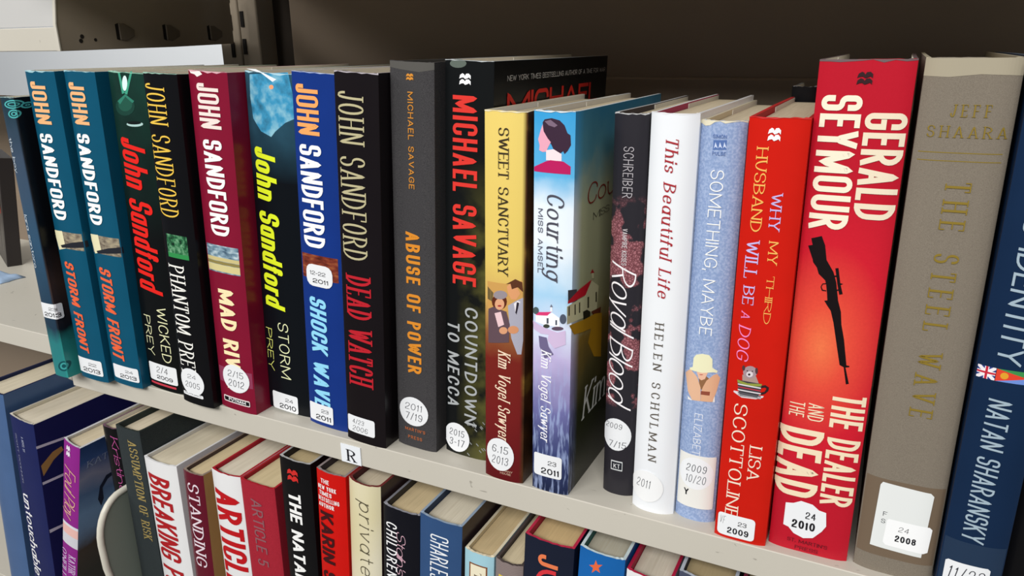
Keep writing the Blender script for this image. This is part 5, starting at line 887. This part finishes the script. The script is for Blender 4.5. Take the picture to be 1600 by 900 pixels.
# dark book facing out and a crumpled blue paper on the left shelf
db = empty('paperback_book', (-.56, .118, .0235), 'dark book leaning at the back of the bare left shelf, red chevron on its cover', 'book')
db.rotation_euler = (math.radians(-6), 0, math.radians(-25))
box('cover', (-.09, 0, 0), (.012, .014, .118), plain('#2b2624', .45, .2), db, .0008)
mesh_obj('cover_chevron', [(-.028, -.0004, .058), (-.012, -.0004, .085), (.002, -.0004, .058), (-.004, -.0004, .056), (-.012, -.0004, .073), (-.022, -.0004, .056)], [(0, 1, 4, 5), (1, 2, 3, 4)], [plain('#b04028')], db)
for x in (-.03, -.004): mesh_obj('cover_stripe', [(x, -.0004, .015), (x+.0025, -.0004, .015), (x+.0045, -.0004, .112), (x+.002, -.0004, .112)], [(0, 1, 2, 3)], [plain('#6c6864')], db)
V = []; F = []
rs = random.Random(3)
nx, ny = 9, 7
for j in range(ny):
    for i in range(nx):
        e = min(i, nx-1-i, j, ny-1-j); V.append((-.535+.044*i/(nx-1)+rs.uniform(-.0012, .0012), .070+.026*j/(ny-1)+rs.uniform(-.001, .001)-.010*(nx-1-i)/(nx-1)*0, .0242+(.0 if e == 0 else rs.uniform(.001, .005))))
for j in range(ny-1):
    for i in range(nx-1): a = j*nx+i; F.append((a, a+1, a+nx+1, a+nx))
pp = mesh_obj('crumpled_paper', V, F, [plain('#9fb6d2', .8)], None, None, True)
sm = pp.modifiers.new('thick', 'SOLIDIFY'); sm.thickness = .0006
tag(pp, 'crumpled pale blue paper lying on the bare left shelf', 'paper')
# shelf letter card
V, F = layout('R', 7.0, 8.8, (.17, .06, .1, 0, 0, 1))
card = empty('letter_card', (.002, -.0004, -.0105), 'small white card with the letter R on the shelf lip', 'label')
box('card', (-.0081, -.0004, -.0067), (.0081, .0002, .0067), plain('#e4e8ec', .5), card)
mesh_obj('printed_letter', [((x-3.0)*MM, -.0006, (y-5.2)*MM) for x, y, z in V], F, [plain('#1c1c22', .6)], card)
# rounded steel bookend on the lower shelf
be = empty('bookend', (-.246, 0, -.27), 'beige steel bookend with a rounded rolled rim between leaning books', 'bookend')
INV3 = Matrix.Translation(be.location).inverted()
arc = [(.11, -.27), (.11, -.104)] + [(-.0, -.106)] + [(-.002-.026*math.sin(a), -.142+.036*math.cos(a)) for a in [i*math.pi/2/8 for i in range(1, 9)]] + [(-.0275, -.165), (-.0245, -.185), (-.020, -.225), (-.018, -.27)]
o = prism('plate', arc, -.2462, -.2448, 'X', plain('#7a8278', .5), be); o.matrix_parent_inverse = INV3
cu = bpy.data.curves.new('rim', 'CURVE'); cu.dimensions = '3D'; cu.bevel_depth = .0028; cu.bevel_resolution = 3; sp = cu.splines.new('POLY'); pts = arc[1:]; sp.points.add(len(pts)-1)
for p, (y, z) in zip(sp.points, pts): p.co = (-.2462, y, z, 1)
tmp = bpy.data.objects.new('tmp', cu); COL.objects.link(tmp); dg = bpy.context.evaluated_depsgraph_get(); me = bpy.data.meshes.new_from_object(tmp.evaluated_get(dg)); bpy.data.objects.remove(tmp)
me.materials.clear(); me.materials.append(plain('#cfcbbd', .4, .2)); me.polygons.foreach_set('use_smooth', [True]*len(me.polygons))  # rim coloured lighter than the plate for the light on its front
o = bpy.data.objects.new('rolled_rim', me); COL.objects.link(o); o.parent = be; o.matrix_parent_inverse = INV3
# ---------------------------------------------------------------- the books
for D in BOOKS:
    D['group'] = 'books on the lower shelf' if D['z'] < -100 else 'books on the main shelf'
    make_book(D)
